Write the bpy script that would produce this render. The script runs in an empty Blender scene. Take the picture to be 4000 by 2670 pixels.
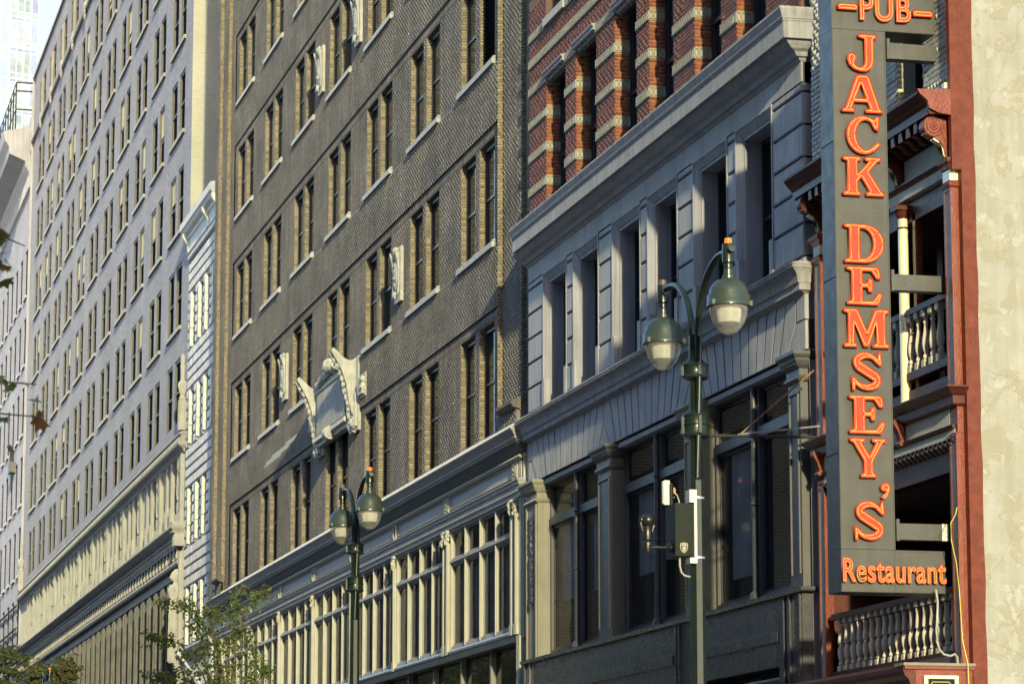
import bpy, bmesh, math, random
import numpy as np
from mathutils import Vector, Matrix
random.seed(7); RNG = np.random.default_rng(11)
SC = bpy.context.scene; COL = SC.collection
R = math.radians

# ---------------------------------------------------------------- camera
TH, HD = R(9.53935), R(13.63294)
fh = Vector((-math.cos(HD), math.sin(HD), 0)); upv = Vector((0, 0, 1)); rt = fh.cross(upv)
fw = fh*math.cos(TH) + upv*math.sin(TH); cu = rt.cross(fw)
cam = bpy.data.cameras.new('camera'); camo = bpy.data.objects.new('camera', cam); COL.objects.link(camo)
camo.matrix_world = Matrix(((rt.x, cu.x, -fw.x, 0), (rt.y, cu.y, -fw.y, -15.0), (rt.z, cu.z, -fw.z, 1.6), (0, 0, 0, 1)))
cam.sensor_width = 36.0; cam.lens = 36*12300/4000; cam.clip_start = 0.5; cam.clip_end = 3000
cam.dof.use_dof = True; cam.dof.focus_distance = 52.0; cam.dof.aperture_fstop = 9.0
SC.camera = camo

# ---------------------------------------------------------------- sky, sun, exposure
EL, AZ = R(12.0), R(4.85)          # low sun raking along the street, 4.85 degrees off the facade plane
W = bpy.data.worlds.new('World'); SC.world = W; W.use_nodes = True
nt = W.node_tree; nt.nodes.clear()
wo = nt.nodes.new('ShaderNodeOutputWorld'); bg = nt.nodes.new('ShaderNodeBackground'); sk = nt.nodes.new('ShaderNodeTexSky')
sk.sky_type = 'NISHITA'; sk.sun_disc = False; sk.sun_elevation = EL; sk.sun_rotation = R(90) + AZ
sk.air_density = 1.0; sk.dust_density = 0.9; sk.ozone_density = 2.0
bg.inputs[1].default_value = 0.15
nt.links.new(sk.outputs[0], bg.inputs[0]); nt.links.new(bg.outputs[0], wo.inputs[0])
sun = bpy.data.lights.new('sun', 'SUN'); sun.energy = 2.0; sun.angle = R(0.9); sun.color = (1.0, 0.90, 0.52)
suno = bpy.data.objects.new('sun', sun); COL.objects.link(suno); suno.location = (60, -20, 60)
sdir = Vector((math.cos(AZ)*math.cos(EL), -math.sin(AZ)*math.cos(EL), math.sin(EL)))
suno.rotation_euler = (-sdir).to_track_quat('-Z', 'Y').to_euler()
SC.view_settings.view_transform = 'Standard'; SC.view_settings.look = 'None'
SC.view_settings.exposure = 1.52; SC.view_settings.gamma = 1.0; SC.view_settings.use_curve_mapping = False
SC.render.engine = 'CYCLES'

# ---------------------------------------------------------------- materials
MATS = {}
def _n(nt, t, **kw):
    n = nt.nodes.new(t)
    for k, v in kw.items(): setattr(n, k, v)
    return n
def mat(name, col, rough=0.7, var=0.12, scale=3.0, bump=0.0, bscale=60.0, streak=0.0, metal=0.0, spec=0.5,
        tint=0.0, tintobj=0.0, col2=None, patch=0.0, pscale=1.2, speck=0.0, emit=0.0, coat=0.0, wave=0.0, wscale=2.0, colt=None):
    """plain procedural surface: own colour with mottling, streaky wear, fine relief"""
    m = bpy.data.materials.new(name); m.use_nodes = True; nt = m.node_tree; nt.nodes.clear()
    out = _n(nt, 'ShaderNodeOutputMaterial'); b = _n(nt, 'ShaderNodeBsdfPrincipled'); nt.links.new(b.outputs[0], out.inputs[0])
    g = _n(nt, 'ShaderNodeNewGeometry'); pos = g.outputs['Position']; L = nt.links.new
    def noise(sc, det=4.0, vec=pos):
        n = _n(nt, 'ShaderNodeTexNoise'); n.inputs['Scale'].default_value = sc; n.inputs['Detail'].default_value = det; L(vec, n.inputs['Vector']); return n.outputs['Fac']
    def mp(v, a, b_, c, d):
        n = _n(nt, 'ShaderNodeMapRange'); n.inputs[1].default_value = a; n.inputs[2].default_value = b_; n.inputs[3].default_value = c; n.inputs[4].default_value = d; L(v, n.inputs[0]); return n.outputs[0]
    def mul(cs, f):
        n = _n(nt, 'ShaderNodeMix', data_type='RGBA', blend_type='MULTIPLY'); n.inputs[0].default_value = 1.0; L(cs, n.inputs[6])
        c = _n(nt, 'ShaderNodeCombineColor'); [L(f, c.inputs[i]) for i in range(3)]; L(c.outputs[0], n.inputs[7]); return n.outputs[2]
    rgb = _n(nt, 'ShaderNodeRGB'); rgb.outputs[0].default_value = (*col, 1); cs = rgb.outputs[0]
    def mixc(cs, c2, fac):
        n = _n(nt, 'ShaderNodeMix', data_type='RGBA'); L(fac, n.inputs[0]); L(cs, n.inputs[6]); n.inputs[7].default_value = (*c2, 1); return n.outputs[2]
    if colt is not None:
        a = _n(nt, 'ShaderNodeAttribute', attribute_name='hue'); cs = mixc(cs, colt, a.outputs['Fac'])
    if patch and col2: cs = mixc(cs, col2, mp(noise(pscale, 8.0), 0.5-0.5*patch+0.05, 0.62-0.3*patch+0.05, 0, 1))
    if tint:
        a = _n(nt, 'ShaderNodeAttribute', attribute_name='tint'); cs = mul(cs, mp(a.outputs['Fac'], 0, 1, 1-tint, 1+tint))
    if tintobj:
        a = _n(nt, 'ShaderNodeObjectInfo'); cs = mul(cs, mp(a.outputs['Random'], 0, 1, 1-tintobj, 1+tintobj))
    if var: cs = mul(cs, mp(noise(scale, 6.0), 0.3, 0.7, 1-var, 1+var))
    if streak:
        v = _n(nt, 'ShaderNodeVectorMath', operation='MULTIPLY'); v.inputs[1].default_value = (9, 9, 0.55); L(pos, v.inputs[0])
        cs = mul(cs, mp(noise(1.3, 5.0, v.outputs[0]), 0.35, 0.75, 1+streak*0.4, 1-streak))
    if speck: cs = mixc(cs, (0.55, 0.58, 0.66), mp(noise(170.0, 2.0), 0.66, 0.72, 0, speck))
    L(cs, b.inputs['Base Color']); b.inputs['Metallic'].default_value = metal; b.inputs['Specular IOR Level'].default_value = spec
    r = _n(nt, 'ShaderNodeMath', operation='ADD'); r.inputs[1].default_value = rough-0.5*min(0.3, rough*0.4); L(mp(noise(scale*2.7), 0.2, 0.8, 0, min(0.3, rough*0.4)), r.inputs[0]); L(r.outputs[0], b.inputs['Roughness'])
    if rough >= .5 and 'Diffuse Roughness' in b.inputs: b.inputs['Diffuse Roughness'].default_value = 1.0     # old masonry and paint glow back towards a low sun
    if coat: b.inputs['Coat Weight'].default_value = coat; b.inputs['Coat Roughness'].default_value = 0.12
    if emit: b.inputs['Emission Color'].default_value = (*col, 1); b.inputs['Emission Strength'].default_value = emit
    if bump or wave:
        bp = _n(nt, 'ShaderNodeBump'); bp.inputs['Strength'].default_value = 1.0
        if wave: bp.inputs['Distance'].default_value = wave; L(noise(wscale, 1.5), bp.inputs['Height'])
        else: bp.inputs['Distance'].default_value = bump; L(noise(bscale, 3.0), bp.inputs['Height'])
        L(bp.outputs[0], b.inputs['Normal'])
    MATS[name] = m; return m
def brickmat(name, col, mort, bw, bh, msize, rough=0.7, bump=0.004, var=0.15):
    """far brickwork (pieces too small to tell apart): brick texture on world X/Z"""
    m = bpy.data.materials.new(name); m.use_nodes = True; nt = m.node_tree; nt.nodes.clear(); L = nt.links.new
    out = _n(nt, 'ShaderNodeOutputMaterial'); b = _n(nt, 'ShaderNodeBsdfPrincipled'); L(b.outputs[0], out.inputs[0])
    g = _n(nt, 'ShaderNodeNewGeometry'); s = _n(nt, 'ShaderNodeSeparateXYZ'); L(g.outputs['Position'], s.inputs[0])
    ad = _n(nt, 'ShaderNodeMath', operation='ADD'); L(s.outputs[0], ad.inputs[0]); L(s.outputs[1], ad.inputs[1])
    c = _n(nt, 'ShaderNodeCombineXYZ'); L(ad.outputs[0], c.inputs[0]); L(s.outputs[2], c.inputs[1])
    t = _n(nt, 'ShaderNodeTexBrick'); L(c.outputs[0], t.inputs['Vector']); t.inputs['Scale'].default_value = 1.0
    t.inputs['Brick Width'].default_value = bw; t.inputs['Row Height'].default_value = bh; t.inputs['Mortar Size'].default_value = msize; t.inputs['Mortar Smooth'].default_value = 0.1
    k = lambda f: (*[x*f for x in col], 1)
    t.inputs['Color1'].default_value = k(1-var); t.inputs['Color2'].default_value = k(1+var); t.inputs['Mortar'].default_value = (*mort, 1)
    n = _n(nt, 'ShaderNodeTexNoise'); n.inputs['Scale'].default_value = 0.35; n.inputs['Detail'].default_value = 9.0; L(g.outputs['Position'], n.inputs['Vector'])
    mr = _n(nt, 'ShaderNodeMapRange'); mr.inputs[1].default_value = .3; mr.inputs[2].default_value = .7; mr.inputs[3].default_value = .84; mr.inputs[4].default_value = 1.12; L(n.outputs[0], mr.inputs[0])
    mx = _n(nt, 'ShaderNodeMix', data_type='RGBA', blend_type='MULTIPLY'); mx.inputs[0].default_value = 1.0; L(t.outputs['Color'], mx.inputs[6])
    cc = _n(nt, 'ShaderNodeCombineColor'); [L(mr.outputs[0], cc.inputs[i]) for i in range(3)]; L(cc.outputs[0], mx.inputs[7]); L(mx.outputs[2], b.inputs['Base Color'])
    b.inputs['Roughness'].default_value = rough
    if 'Diffuse Roughness' in b.inputs: b.inputs['Diffuse Roughness'].default_value = 1.0
    bp = _n(nt, 'ShaderNodeBump'); bp.inputs['Distance'].default_value = bump; bp.invert = True; L(t.outputs['Fac'], bp.inputs['Height']); L(bp.outputs[0], b.inputs['Normal'])
    MATS[name] = m; return m
def glassmat(name, col=(0.012, 0.014, 0.02), rough=0.03, wave=0.003, wscale=2.2, trans=0.0, spec=0.12):
    """window glass: dark interior under a wavy mirror-like surface; optionally partly see-through"""
    m = mat(name, col, rough=rough, var=0.0, wave=wave, wscale=wscale, spec=spec)
    if trans:
        nt = m.node_tree; out = [n for n in nt.nodes if n.type == 'OUTPUT_MATERIAL'][0]; b = [n for n in nt.nodes if n.type == 'BSDF_PRINCIPLED'][0]
        tr = _n(nt, 'ShaderNodeBsdfTransparent'); mx = _n(nt, 'ShaderNodeMixShader')
        mx.inputs[0].default_value = trans; nt.links.new(b.outputs[0], mx.inputs[1]); nt.links.new(tr.outputs[0], mx.inputs[2]); nt.links.new(mx.outputs[0], out.inputs[0])
    return m

mat('brown_mortar', (0.205, 0.192, 0.178), .95, .2, 1.0)
mat('brown_brick', (0.160, 0.140, 0.127), .85, .30, .7, bump=.001, bscale=120, tint=.17, colt=(0.188, 0.163, 0.144), streak=.40)
mat('brown_brick_single', (0.163, 0.143, 0.129), .85, .22, .9, bump=.001, bscale=120, tintobj=.17, streak=.4)
brickmat('brown_brick_upper', (.16, .126, .08), (.33, .29, .21), .213, .0677, .010)
mat('jamb_brick_sunlit', (0.215, 0.18, 0.115), .8, .15, 12., bump=.003, bscale=120, tint=.34)  # brown brick with the yellow of low sun put into its colour
mat('sill_stone', (0.40, 0.40, 0.415), .85, .12, 5., bump=.002, bscale=70)
mat('terracotta_cream', (0.39, 0.385, 0.35), .6, .16, 5., bump=.006, bscale=40, streak=.2)
mat('grey_paint', (0.350, 0.345, 0.385), .65, .12, 1.1, bump=.0016, bscale=34, streak=.24)
mat('grey_stone_rough', (0.35, 0.345, 0.375), .85, .10, 5., bump=.005, bscale=55, streak=.3)
mat('dark_paint', (0.075, 0.073, 0.080), .42, .10, 2.0, bump=.001, bscale=30, streak=.15)
mat('umber_paint', (0.21, 0.195, 0.155), .5, .08, 2.0, bump=.001, bscale=30, streak=.15)
mat('granite', (0.050, 0.050, 0.064), .28, .15, 2.0, speck=.5, streak=.25, bump=.0006, bscale=200)
mat('joint_dark', (0.05, 0.05, 0.05), .9, .1)
mat('black_void', (0.012, 0.011, 0.012), .9, .1)
mat('room_dim', (0.075, 0.068, 0.060), .9, .4, 1.2)
glassmat('glass_dark')
glassmat('glass_shop', (0.020, 0.022, 0.028), .03, .006, 1.5, trans=.7, spec=.22)
glassmat('glass_far', (0.016, 0.017, 0.024), .30, .004, 1.2, spec=.0)
mat('curtain', (0.55, 0.55, 0.64), .9, .25, 1.3)
mat('blind', (0.30, 0.31, 0.34), .7, .08, 2.0)
mat('window_black', (0.022, 0.022, 0.027), .35, .1, 3.0)
mat('window_bronze', (0.038, 0.034, 0.028), .5, .15, 3.0)
mat('red_mortar', (0.16, 0.10, 0.075), .95, .15)
mat('red_brick', (0.165, 0.060, 0.049), .8, .14, 2., bump=.001, bscale=110, tint=.22, colt=(0.13, 0.056, 0.049))
mat('red_brick_single', (0.155, 0.059, 0.049), .8, .14, 2., bump=.001, bscale=110, tintobj=.22)
mat('red_jamb_sunlit', (0.235, 0.072, 0.034), .8, .14, 12., bump=.003, bscale=110, tint=.25)  # red brick, brighter and more orange: sunlight on the reveals painted in
mat('red_jamb_mortar_sunlit', (0.36, 0.25, 0.14), .95, .1)  # red mortar lightened and yellowed to stand for sun on the reveals
mat('tile_cream', (0.36, 0.345, 0.285), .6, .14, 9., bump=.003, bscale=60, streak=.15)
mat('tile_ink', (0.14, 0.125, 0.09), .8, .1)
mat('shop_cream', (0.42, 0.405, 0.335), .55, .08, 3., bump=.001, bscale=30, streak=.12)
mat('shop_grey', (0.32, 0.315, 0.325), .55, .08, 2., bump=.001, bscale=30, streak=.22)
mat('shop_leaf', (0.16, 0.155, 0.14), .75, .3, 14., bump=.02, bscale=16)
mat('shop_zinc', (0.42, 0.43, 0.44), .35, .18, 4., metal=.6, streak=.4)
mat('bronze_panel', (0.10, 0.092, 0.075), .45, .15, 2.)
mat('glazed_white', (0.46, 0.45, 0.49), .55, spec=.35, var=.12, scale=2.5, tintobj=.12, streak=.15)
mat('glazed_white_gloss', (0.68, 0.65, 0.73), .35, .12, 2.5, tintobj=.10, streak=.15)
mat('glazed_joint', (0.24, 0.24, 0.27), .9, .1)
mat('glazed_cream', (0.42, 0.415, 0.365), .45, .10, 3.)
brickmat('far_brick', (.275, .265, .325), (.135, .13, .165), .26, .09, .016, bump=.012, var=.2)
brickmat('far_brick_left', (.285, .28, .365), (.24, .24, .29), .26, .10, .012, bump=.006)
brickmat('far_side_brick', (.44, .43, .36), (.37, .36, .30), .22, .075, .008, bump=.006, var=.06)
mat('far_jamb', (0.15, 0.132, 0.095), .8, .1)  # reveals yellowed for the low sun, darkened to dim the lit strips
mat('limestone', (0.36, 0.35, 0.305), .8, .10, 1.6, bump=.003, bscale=30, streak=.18)
mat('limestone_grey', (0.31, 0.305, 0.30), .85, .14, 1.6, bump=.003, bscale=30, streak=.25)
mat('far_fin', (0.036, 0.034, 0.029), .5, .1, 1.0)
mat('far_stone_left', (0.38, 0.375, 0.42), .85, .1, .8, streak=.2)
mat('pub_red', (0.165, 0.024, 0.009), .38, .18, 9., bump=.006, bscale=34, coat=.1, spec=.3, col2=(0.17, 0.036, 0.018), patch=.35, pscale=5.)
mat('pub_red_wall', (0.130, 0.020, 0.009), .6, spec=.25, var=.2, scale=7., bump=.006, bscale=28, col2=(0.165, 0.034, 0.018), patch=.7, pscale=4.5)
mat('pub_maroon', (0.080, 0.020, 0.016), .42, .2, 6., bump=.002, bscale=20, spec=.22)
mat('pub_grey', (0.46, 0.45, 0.43), .5, .08, 3., bump=.003, bscale=24, spec=.3)
mat('pub_cream', (0.70, 0.66, 0.45), .30, .06, 3., bump=.001, bscale=14, coat=.5)
mat('pub_baluster', (0.62, 0.55, 0.48), .5, .06, 3., spec=.3)
mat('pub_brick', (0.47, 0.465, 0.46), .55, .10, 8., bump=.004, bscale=45, tint=.12, spec=.3)
mat('pub_brick_single', (0.47, 0.465, 0.46), .55, .10, 8., bump=.004, bscale=45, tintobj=.12, spec=.3)
mat('pub_brick_joint', (0.50, 0.51, 0.52), .6, .1)
mat('pub_boards', (0.11, 0.085, 0.07), .55, .12, 3.)
mat('stucco', (0.375, 0.37, 0.352), .92, .05, 1.6, bump=.006, bscale=16., col2=(0.345, 0.338, 0.305), patch=.34, pscale=3.4, streak=.10)
def stucco_detail():
    """trowelled plaster: flaked patches with crisp edges, hairline cracks, fine grain"""
    m = MATS['stucco']; nt = m.node_tree; b = [n for n in nt.nodes if n.type == 'BSDF_PRINCIPLED'][0]; L = nt.links.new
    src = b.inputs['Base Color'].links[0].from_socket; g = _n(nt, 'ShaderNodeNewGeometry')
    def layer(src, sc, lo, hi, col, fac, det=12., rough=.62, dist=.0):
        n = _n(nt, 'ShaderNodeTexNoise'); n.inputs['Scale'].default_value = sc; n.inputs['Detail'].default_value = det; n.inputs['Roughness'].default_value = rough; n.inputs['Distortion'].default_value = dist; L(g.outputs['Position'], n.inputs['Vector'])
        r = _n(nt, 'ShaderNodeMapRange'); r.inputs[1].default_value = lo; r.inputs[2].default_value = hi; r.inputs[4].default_value = fac; L(n.outputs[0], r.inputs[0])
        x = _n(nt, 'ShaderNodeMix', data_type='RGBA'); L(r.outputs[0], x.inputs[0]); L(src, x.inputs[6]); x.inputs[7].default_value = (*col, 1); return x.outputs[2], r.outputs[0]
    c, f1 = layer(src, 2.1, .545, .56, (.315, .30, .245), .75, dist=.6); c, f2 = layer(c, 5.2, .60, .61, (.43, .43, .42), .7, dist=.3); c, f3 = layer(c, 30., .58, .70, (.30, .285, .225), .5)
    w = _n(nt, 'ShaderNodeTexVoronoi'); w.feature = 'DISTANCE_TO_EDGE'; w.inputs['Scale'].default_value = .55
    nz = _n(nt, 'ShaderNodeTexNoise'); nz.inputs['Scale'].default_value = 2.5; nz.inputs['Detail'].default_value = 8.; L(g.outputs['Position'], nz.inputs['Vector'])
    ad = _n(nt, 'ShaderNodeMix', data_type='VECTOR'); ad.inputs[0].default_value = .18; L(g.outputs['Position'], ad.inputs[4]); L(nz.outputs['Color'], ad.inputs[5]); L(ad.outputs[1], w.inputs['Vector'])
    r = _n(nt, 'ShaderNodeMapRange'); r.inputs[1].default_value = .0; r.inputs[2].default_value = .006; r.inputs[3].default_value = .28; r.inputs[4].default_value = 0.; L(w.outputs[0], r.inputs[0])
    x = _n(nt, 'ShaderNodeMix', data_type='RGBA'); L(r.outputs[0], x.inputs[0]); L(c, x.inputs[6]); x.inputs[7].default_value = (.16, .15, .11, 1); L(x.outputs[2], b.inputs['Base Color'])
    bp = [n for n in nt.nodes if n.type == 'BUMP'][0]; b2 = _n(nt, 'ShaderNodeBump'); b2.inputs['Distance'].default_value = .008; L(f1, b2.inputs['Height']); L(bp.outputs[0], b2.inputs['Normal']); L(b2.outputs[0], b.inputs['Normal'])
stucco_detail()
mat('sign_metal', (0.043, 0.042, 0.038), .5, .10, 1.5, bump=.0008, bscale=4., streak=.25)
mat('sign_edge', (0.055, 0.058, 0.068), .45, .1, 2.0)  # bluish tone stands for the shade on the street-side edge
mat('sign_steel', (0.050, 0.054, 0.051), .5, .2, 6.0, streak=.2)
mat('letter_face', (0.40, 0.029, 0.006), .45, .10, 8., spec=.25, emit=.05)
mat('letter_side', (0.26, 0.055, 0.025), .5, .1)
mat('neon', (1.0, 0.27, 0.05), .3, 0.0, emit=.55)
mat('neon_dark', (0.09, 0.025, 0.02), .5, 0.0)
mat('lamp_green', (0.010, 0.018, 0.014), .36, .25, 7., spec=.35, bump=.0008, bscale=60, coat=.15, streak=.3)
mat('lamp_dome', (0.034, 0.048, 0.038), .40, .12, 6., spec=.4, bump=.0006, bscale=70, coat=.2)
mat('orange_cap', (0.85, 0.20, 0.03), .5, .08, 9.)
mat('brown_cap', (0.10, 0.07, 0.05), .5, .1)
mat('reflector', (0.42, 0.41, 0.39), .5, .10, 14.)
mat('white_plastic', (0.48, 0.48, 0.47), .45, .05)
mat('black_plastic', (0.014, 0.014, 0.016), .32, .1)
mat('box_green', (0.006, 0.011, 0.0085), .45, .2, 6., spec=.12, bump=.0006, bscale=30)
mat('badge_navy', (0.012, 0.016, 0.05), .5, 0.0); mat('badge_gold', (0.70, 0.44, 0.05), .4, 0.0)
mat('badge_white', (0.75, 0.75, 0.75), .5, 0.0); mat('badge_blue', (0.10, 0.28, 0.62), .5, 0.0)
mat('conduit_grey', (0.30, 0.30, 0.27), .45, .1); mat('yellow_cable', (0.55, 0.50, 0.05), .4, .05)
mat('tape_clear', (0.55, 0.55, 0.52), .2, .35, 26.); mat('gilt', (0.70, 0.50, 0.14), .4, .1)
mat('rust_rod', (0.22, 0.12, 0.07), .7, .3, 8.); mat('zinc_rod', (0.42, 0.44, 0.50), .35, .1, metal=.5); mat('iron', (0.03, 0.03, 0.032), .5, .2)
mat('bark', (0.10, 0.085, 0.065), .9, .25, 12., bump=.004, bscale=40)
mat('asphalt', (0.05, 0.05, 0.052), .9, .15, 2.); mat('paving', (0.27, 0.265, 0.25), .9, .1, 1.5); mat('kerb_stone', (0.30, 0.30, 0.29), .85, .1)
mat('roof_tar', (0.06, 0.06, 0.06), .9, .1)
mat('street_stone', (0.36, 0.33, 0.27), .8, .1, .6)
mat('tower_mullion', (0.62, 0.64, 0.70), .4, .05)
def leafmat(name, col, col2):
    m = mat(name, col, .5, .25, 6., tint=.45, colt=col2)
    nt = m.node_tree; out = [n for n in nt.nodes if n.type == 'OUTPUT_MATERIAL'][0]; b = [n for n in nt.nodes if n.type == 'BSDF_PRINCIPLED'][0]
    t = _n(nt, 'ShaderNodeBsdfTranslucent'); mx = _n(nt, 'ShaderNodeMixShader'); mx.inputs[0].default_value = .3
    src = b.inputs['Base Color'].links[0].from_socket; nt.links.new(src, t.inputs[0])
    nt.links.new(b.outputs[0], mx.inputs[1]); nt.links.new(t.outputs[0], mx.inputs[2]); nt.links.new(mx.outputs[0], out.inputs[0])
leafmat('leaf', (0.075, 0.115, 0.030), (0.13, 0.15, 0.035)); leafmat('leaf_far', (0.050, 0.075, 0.030), (0.14, 0.10, 0.025)); leafmat('leaf_maple', (0.085, 0.125, 0.030), (0.17, 0.075, 0.025))
def globemat():
    m = bpy.data.materials.new('lamp_glass'); m.use_nodes = True; nt = m.node_tree; nt.nodes.clear(); L = nt.links.new
    out = _n(nt, 'ShaderNodeOutputMaterial'); t = _n(nt, 'ShaderNodeBsdfTransparent'); g = _n(nt, 'ShaderNodeBsdfGlossy'); d = _n(nt, 'ShaderNodeBsdfDiffuse')
    t.inputs[0].default_value = (.93, .93, .91, 1); g.inputs['Roughness'].default_value = .08; d.inputs[0].default_value = (.7, .69, .66, 1)
    lw = _n(nt, 'ShaderNodeLayerWeight'); lw.inputs[0].default_value = .14
    a = _n(nt, 'ShaderNodeMixShader'); L(lw.outputs['Facing'], a.inputs[0]); L(t.outputs[0], a.inputs[1]); L(g.outputs[0], a.inputs[2])
    b = _n(nt, 'ShaderNodeMixShader'); b.inputs[0].default_value = .14; L(a.outputs[0], b.inputs[1]); L(d.outputs[0], b.inputs[2]); L(b.outputs[0], out.inputs[0]); MATS['lamp_glass'] = m
globemat()

# ---------------------------------------------------------------- builders
class MB:
    """collects shapes (world or local coordinates) and links them as ONE mesh object"""
    def __init__(s): s.v = []; s.f = []; s.m = []; s.sm = False
    def add(s, vs, fs, mi=0):
        o = len(s.v); s.v += [tuple(p) for p in vs]; s.f += [tuple(o+i for i in f) for f in fs]; s.m += [mi]*len(fs); return s
    def quad(s, a, b, c, d, mi=0): return s.add([a, b, c, d], [(0, 1, 2, 3)], mi)
    def box(s, x0, x1, y0, y1, z0, z1, mi=0):
        return s.add([(x0,y0,z0),(x1,y0,z0),(x1,y1,z0),(x0,y1,z0),(x0,y0,z1),(x1,y0,z1),(x1,y1,z1),(x0,y1,z1)],
                     [(0,3,2,1),(4,5,6,7),(0,1,5,4),(1,2,6,5),(2,3,7,6),(3,0,4,7)], mi)
    def cbox(s, x0, x1, y0, y1, z0, z1, c=.012, mi=0):
        """block with chamfered edges round its street face (y0)"""
        a = [(x0+c,y0,z0+c),(x1-c,y0,z0+c),(x1-c,y0,z1-c),(x0+c,y0,z1-c)]; b = [(x0,y0+c,z0),(x1,y0+c,z0),(x1,y0+c,z1),(x0,y0+c,z1)]; d = [(x0,y1,z0),(x1,y1,z0),(x1,y1,z1),(x0,y1,z1)]
        fs = [(0,1,2,3)]
        for i in range(4):
            j = (i+1) % 4; fs += [(i, 4+i, 4+j, j), (4+i, 8+i, 8+j, 4+j)]
        return s.add(a+b+d, fs, mi)
    def prism_x(s, poly, x0, x1, mi=0, capmi=None):
        """polygon of (y,z) extruded along x"""
        n = len(poly); c = mi if capmi is None else capmi
        s.add([(x0, y, z) for y, z in poly]+[(x1, y, z) for y, z in poly], [(i, (i+1) % n, n+(i+1) % n, n+i) for i in range(n)], mi)
        s.add([(x0, y, z) for y, z in poly], [tuple(range(n))], c); s.add([(x1, y, z) for y, z in poly], [tuple(range(n))], c); return s
    def prism_y(s, poly, y0, y1, mi=0):
        n = len(poly); vs = [(x, y0, z) for x, z in poly]+[(x, y1, z) for x, z in poly]
        return s.add(vs, [tuple(range(n))[::-1], tuple(range(n, 2*n))]+[(i, (i+1) % n, n+(i+1) % n, n+i) for i in range(n)], mi)
    def sweep(s, prof, path, mi=0, close=True):
        """moulding: profile of (d outward, z) carried along a plan path of (x,y) with mitred corners; outward is to the right of travel reversed (towards -y when going +x)"""
        n = len(path); rings = []
        for i, (x, y) in enumerate(path):
            ns = []
            if i > 0: dx, dy = x-path[i-1][0], y-path[i-1][1]; l = math.hypot(dx, dy); ns.append((dy/l, -dx/l))
            if i < n-1: dx, dy = path[i+1][0]-x, path[i+1][1]-y; l = math.hypot(dx, dy); ns.append((dy/l, -dx/l))
            if len(ns) == 2:
                k = 1+ns[0][0]*ns[1][0]+ns[0][1]*ns[1][1]; nx, ny = (ns[0][0]+ns[1][0])/k, (ns[0][1]+ns[1][1])/k
            else: nx, ny = ns[0]
            rings.append([(x+nx*d, y+ny*d, z) for d, z in prof])
        m = len(prof)
        for a, b in zip(rings, rings[1:]):
            s.add(a+b, [(i, (i+1) % m, m+(i+1) % m, m+i) for i in range(m if close else m-1)], mi)
        s.add(rings[0], [tuple(range(m))], mi); s.add(rings[-1], [tuple(range(m))], mi); return s
    def lathe(s, prof, cx, cy, cz=0, n=16, axis='z', mi=0, ph=0.0):
        vs = []; m = len(prof)
        for r, h in prof:
            for k in range(n):
                a = 2*math.pi*k/n+ph; c, d = r*math.cos(a), r*math.sin(a)
                vs.append((cx+c, cy+d, cz+h) if axis == 'z' else ((cx+h, cy+c, cz+d) if axis == 'x' else (cx+c, cy+h, cz+d)))
        fs = [(i*n+k, i*n+(k+1) % n, (i+1)*n+(k+1) % n, (i+1)*n+k) for i in range(m-1) for k in range(n)]
        fs += [tuple(range(n))[::-1], tuple((m-1)*n+k for k in range(n))]
        return s.add(vs, fs, mi)
    def tube(s, pts, rad, n=8, mi=0):
        """round bar through points; rad number or list"""
        P = [Vector(p) for p in pts]; rs = rad if isinstance(rad, (list, tuple)) else [rad]*len(P); vs = []
        for i, p in enumerate(P):
            t = (P[min(i+1, len(P)-1)]-P[max(i-1, 0)]).normalized(); a = t.cross(Vector((0, 0, 1)))
            if a.length < 1e-3: a = t.cross(Vector((0, 1, 0)))
            a.normalize(); b = t.cross(a)
            for k in range(n):
                w = 2*math.pi*k/n; vs.append(p+(a*math.cos(w)+b*math.sin(w))*rs[i])
        fs = [(i*n+k, i*n+(k+1) % n, (i+1)*n+(k+1) % n, (i+1)*n+k) for i in range(len(P)-1) for k in range(n)]
        fs += [tuple(range(n))[::-1], tuple((len(P)-1)*n+k for k in range(n))]
        return s.add(vs, fs, mi)
    def blob(s, c, r, n=8, m=6, mi=0, jit=0.0):
        vs = []; rx, ry, rz = r if isinstance(r, tuple) else (r, r, r)
        for i in range(m+1):
            t = math.pi*i/m
            for k in range(n):
                a = 2*math.pi*k/n; j = 1+random.uniform(-jit, jit)
                vs.append((c[0]+rx*j*math.sin(t)*math.cos(a), c[1]+ry*j*math.sin(t)*math.sin(a), c[2]+rz*j*math.cos(t)))
        return s.add(vs, [(i*n+k, i*n+(k+1) % n, (i+1)*n+(k+1) % n, (i+1)*n+k) for i in range(m) for k in range(n)], mi)
    def wall(s, x0, x1, z0, z1, y, ops=(), depth=.25, mi=0, jmi=None):
        """street face with openings (xa,xb,za,zb) and their reveals"""
        jmi = mi if jmi is None else jmi
        ops = [(max(a, x0), min(b, x1), max(c, z0), min(d, z1), c >= z0, d <= z1) for a, b, c, d in ops if b > x0 and a < x1 and d > z0 and c < z1]
        xs = sorted({x0, x1, *[o[0] for o in ops], *[o[1] for o in ops]}); zs = sorted({z0, z1, *[o[2] for o in ops], *[o[3] for o in ops]})
        for za, zb in zip(zs, zs[1:]):
            zm = (za+zb)/2; st = None
            row = [o for o in ops if o[2] < zm < o[3]]
            for xa, xb in zip(xs, xs[1:]):
                op = any(o[0] < (xa+xb)/2 < o[1] for o in row)
                if not op and st is None: st = xa
                if op and st is not None: s.quad((st,y,za),(xa,y,za),(xa,y,zb),(st,y,zb), mi); st = None
            if st is not None: s.quad((st,y,za),(x1,y,za),(x1,y,zb),(st,y,zb), mi)
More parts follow.
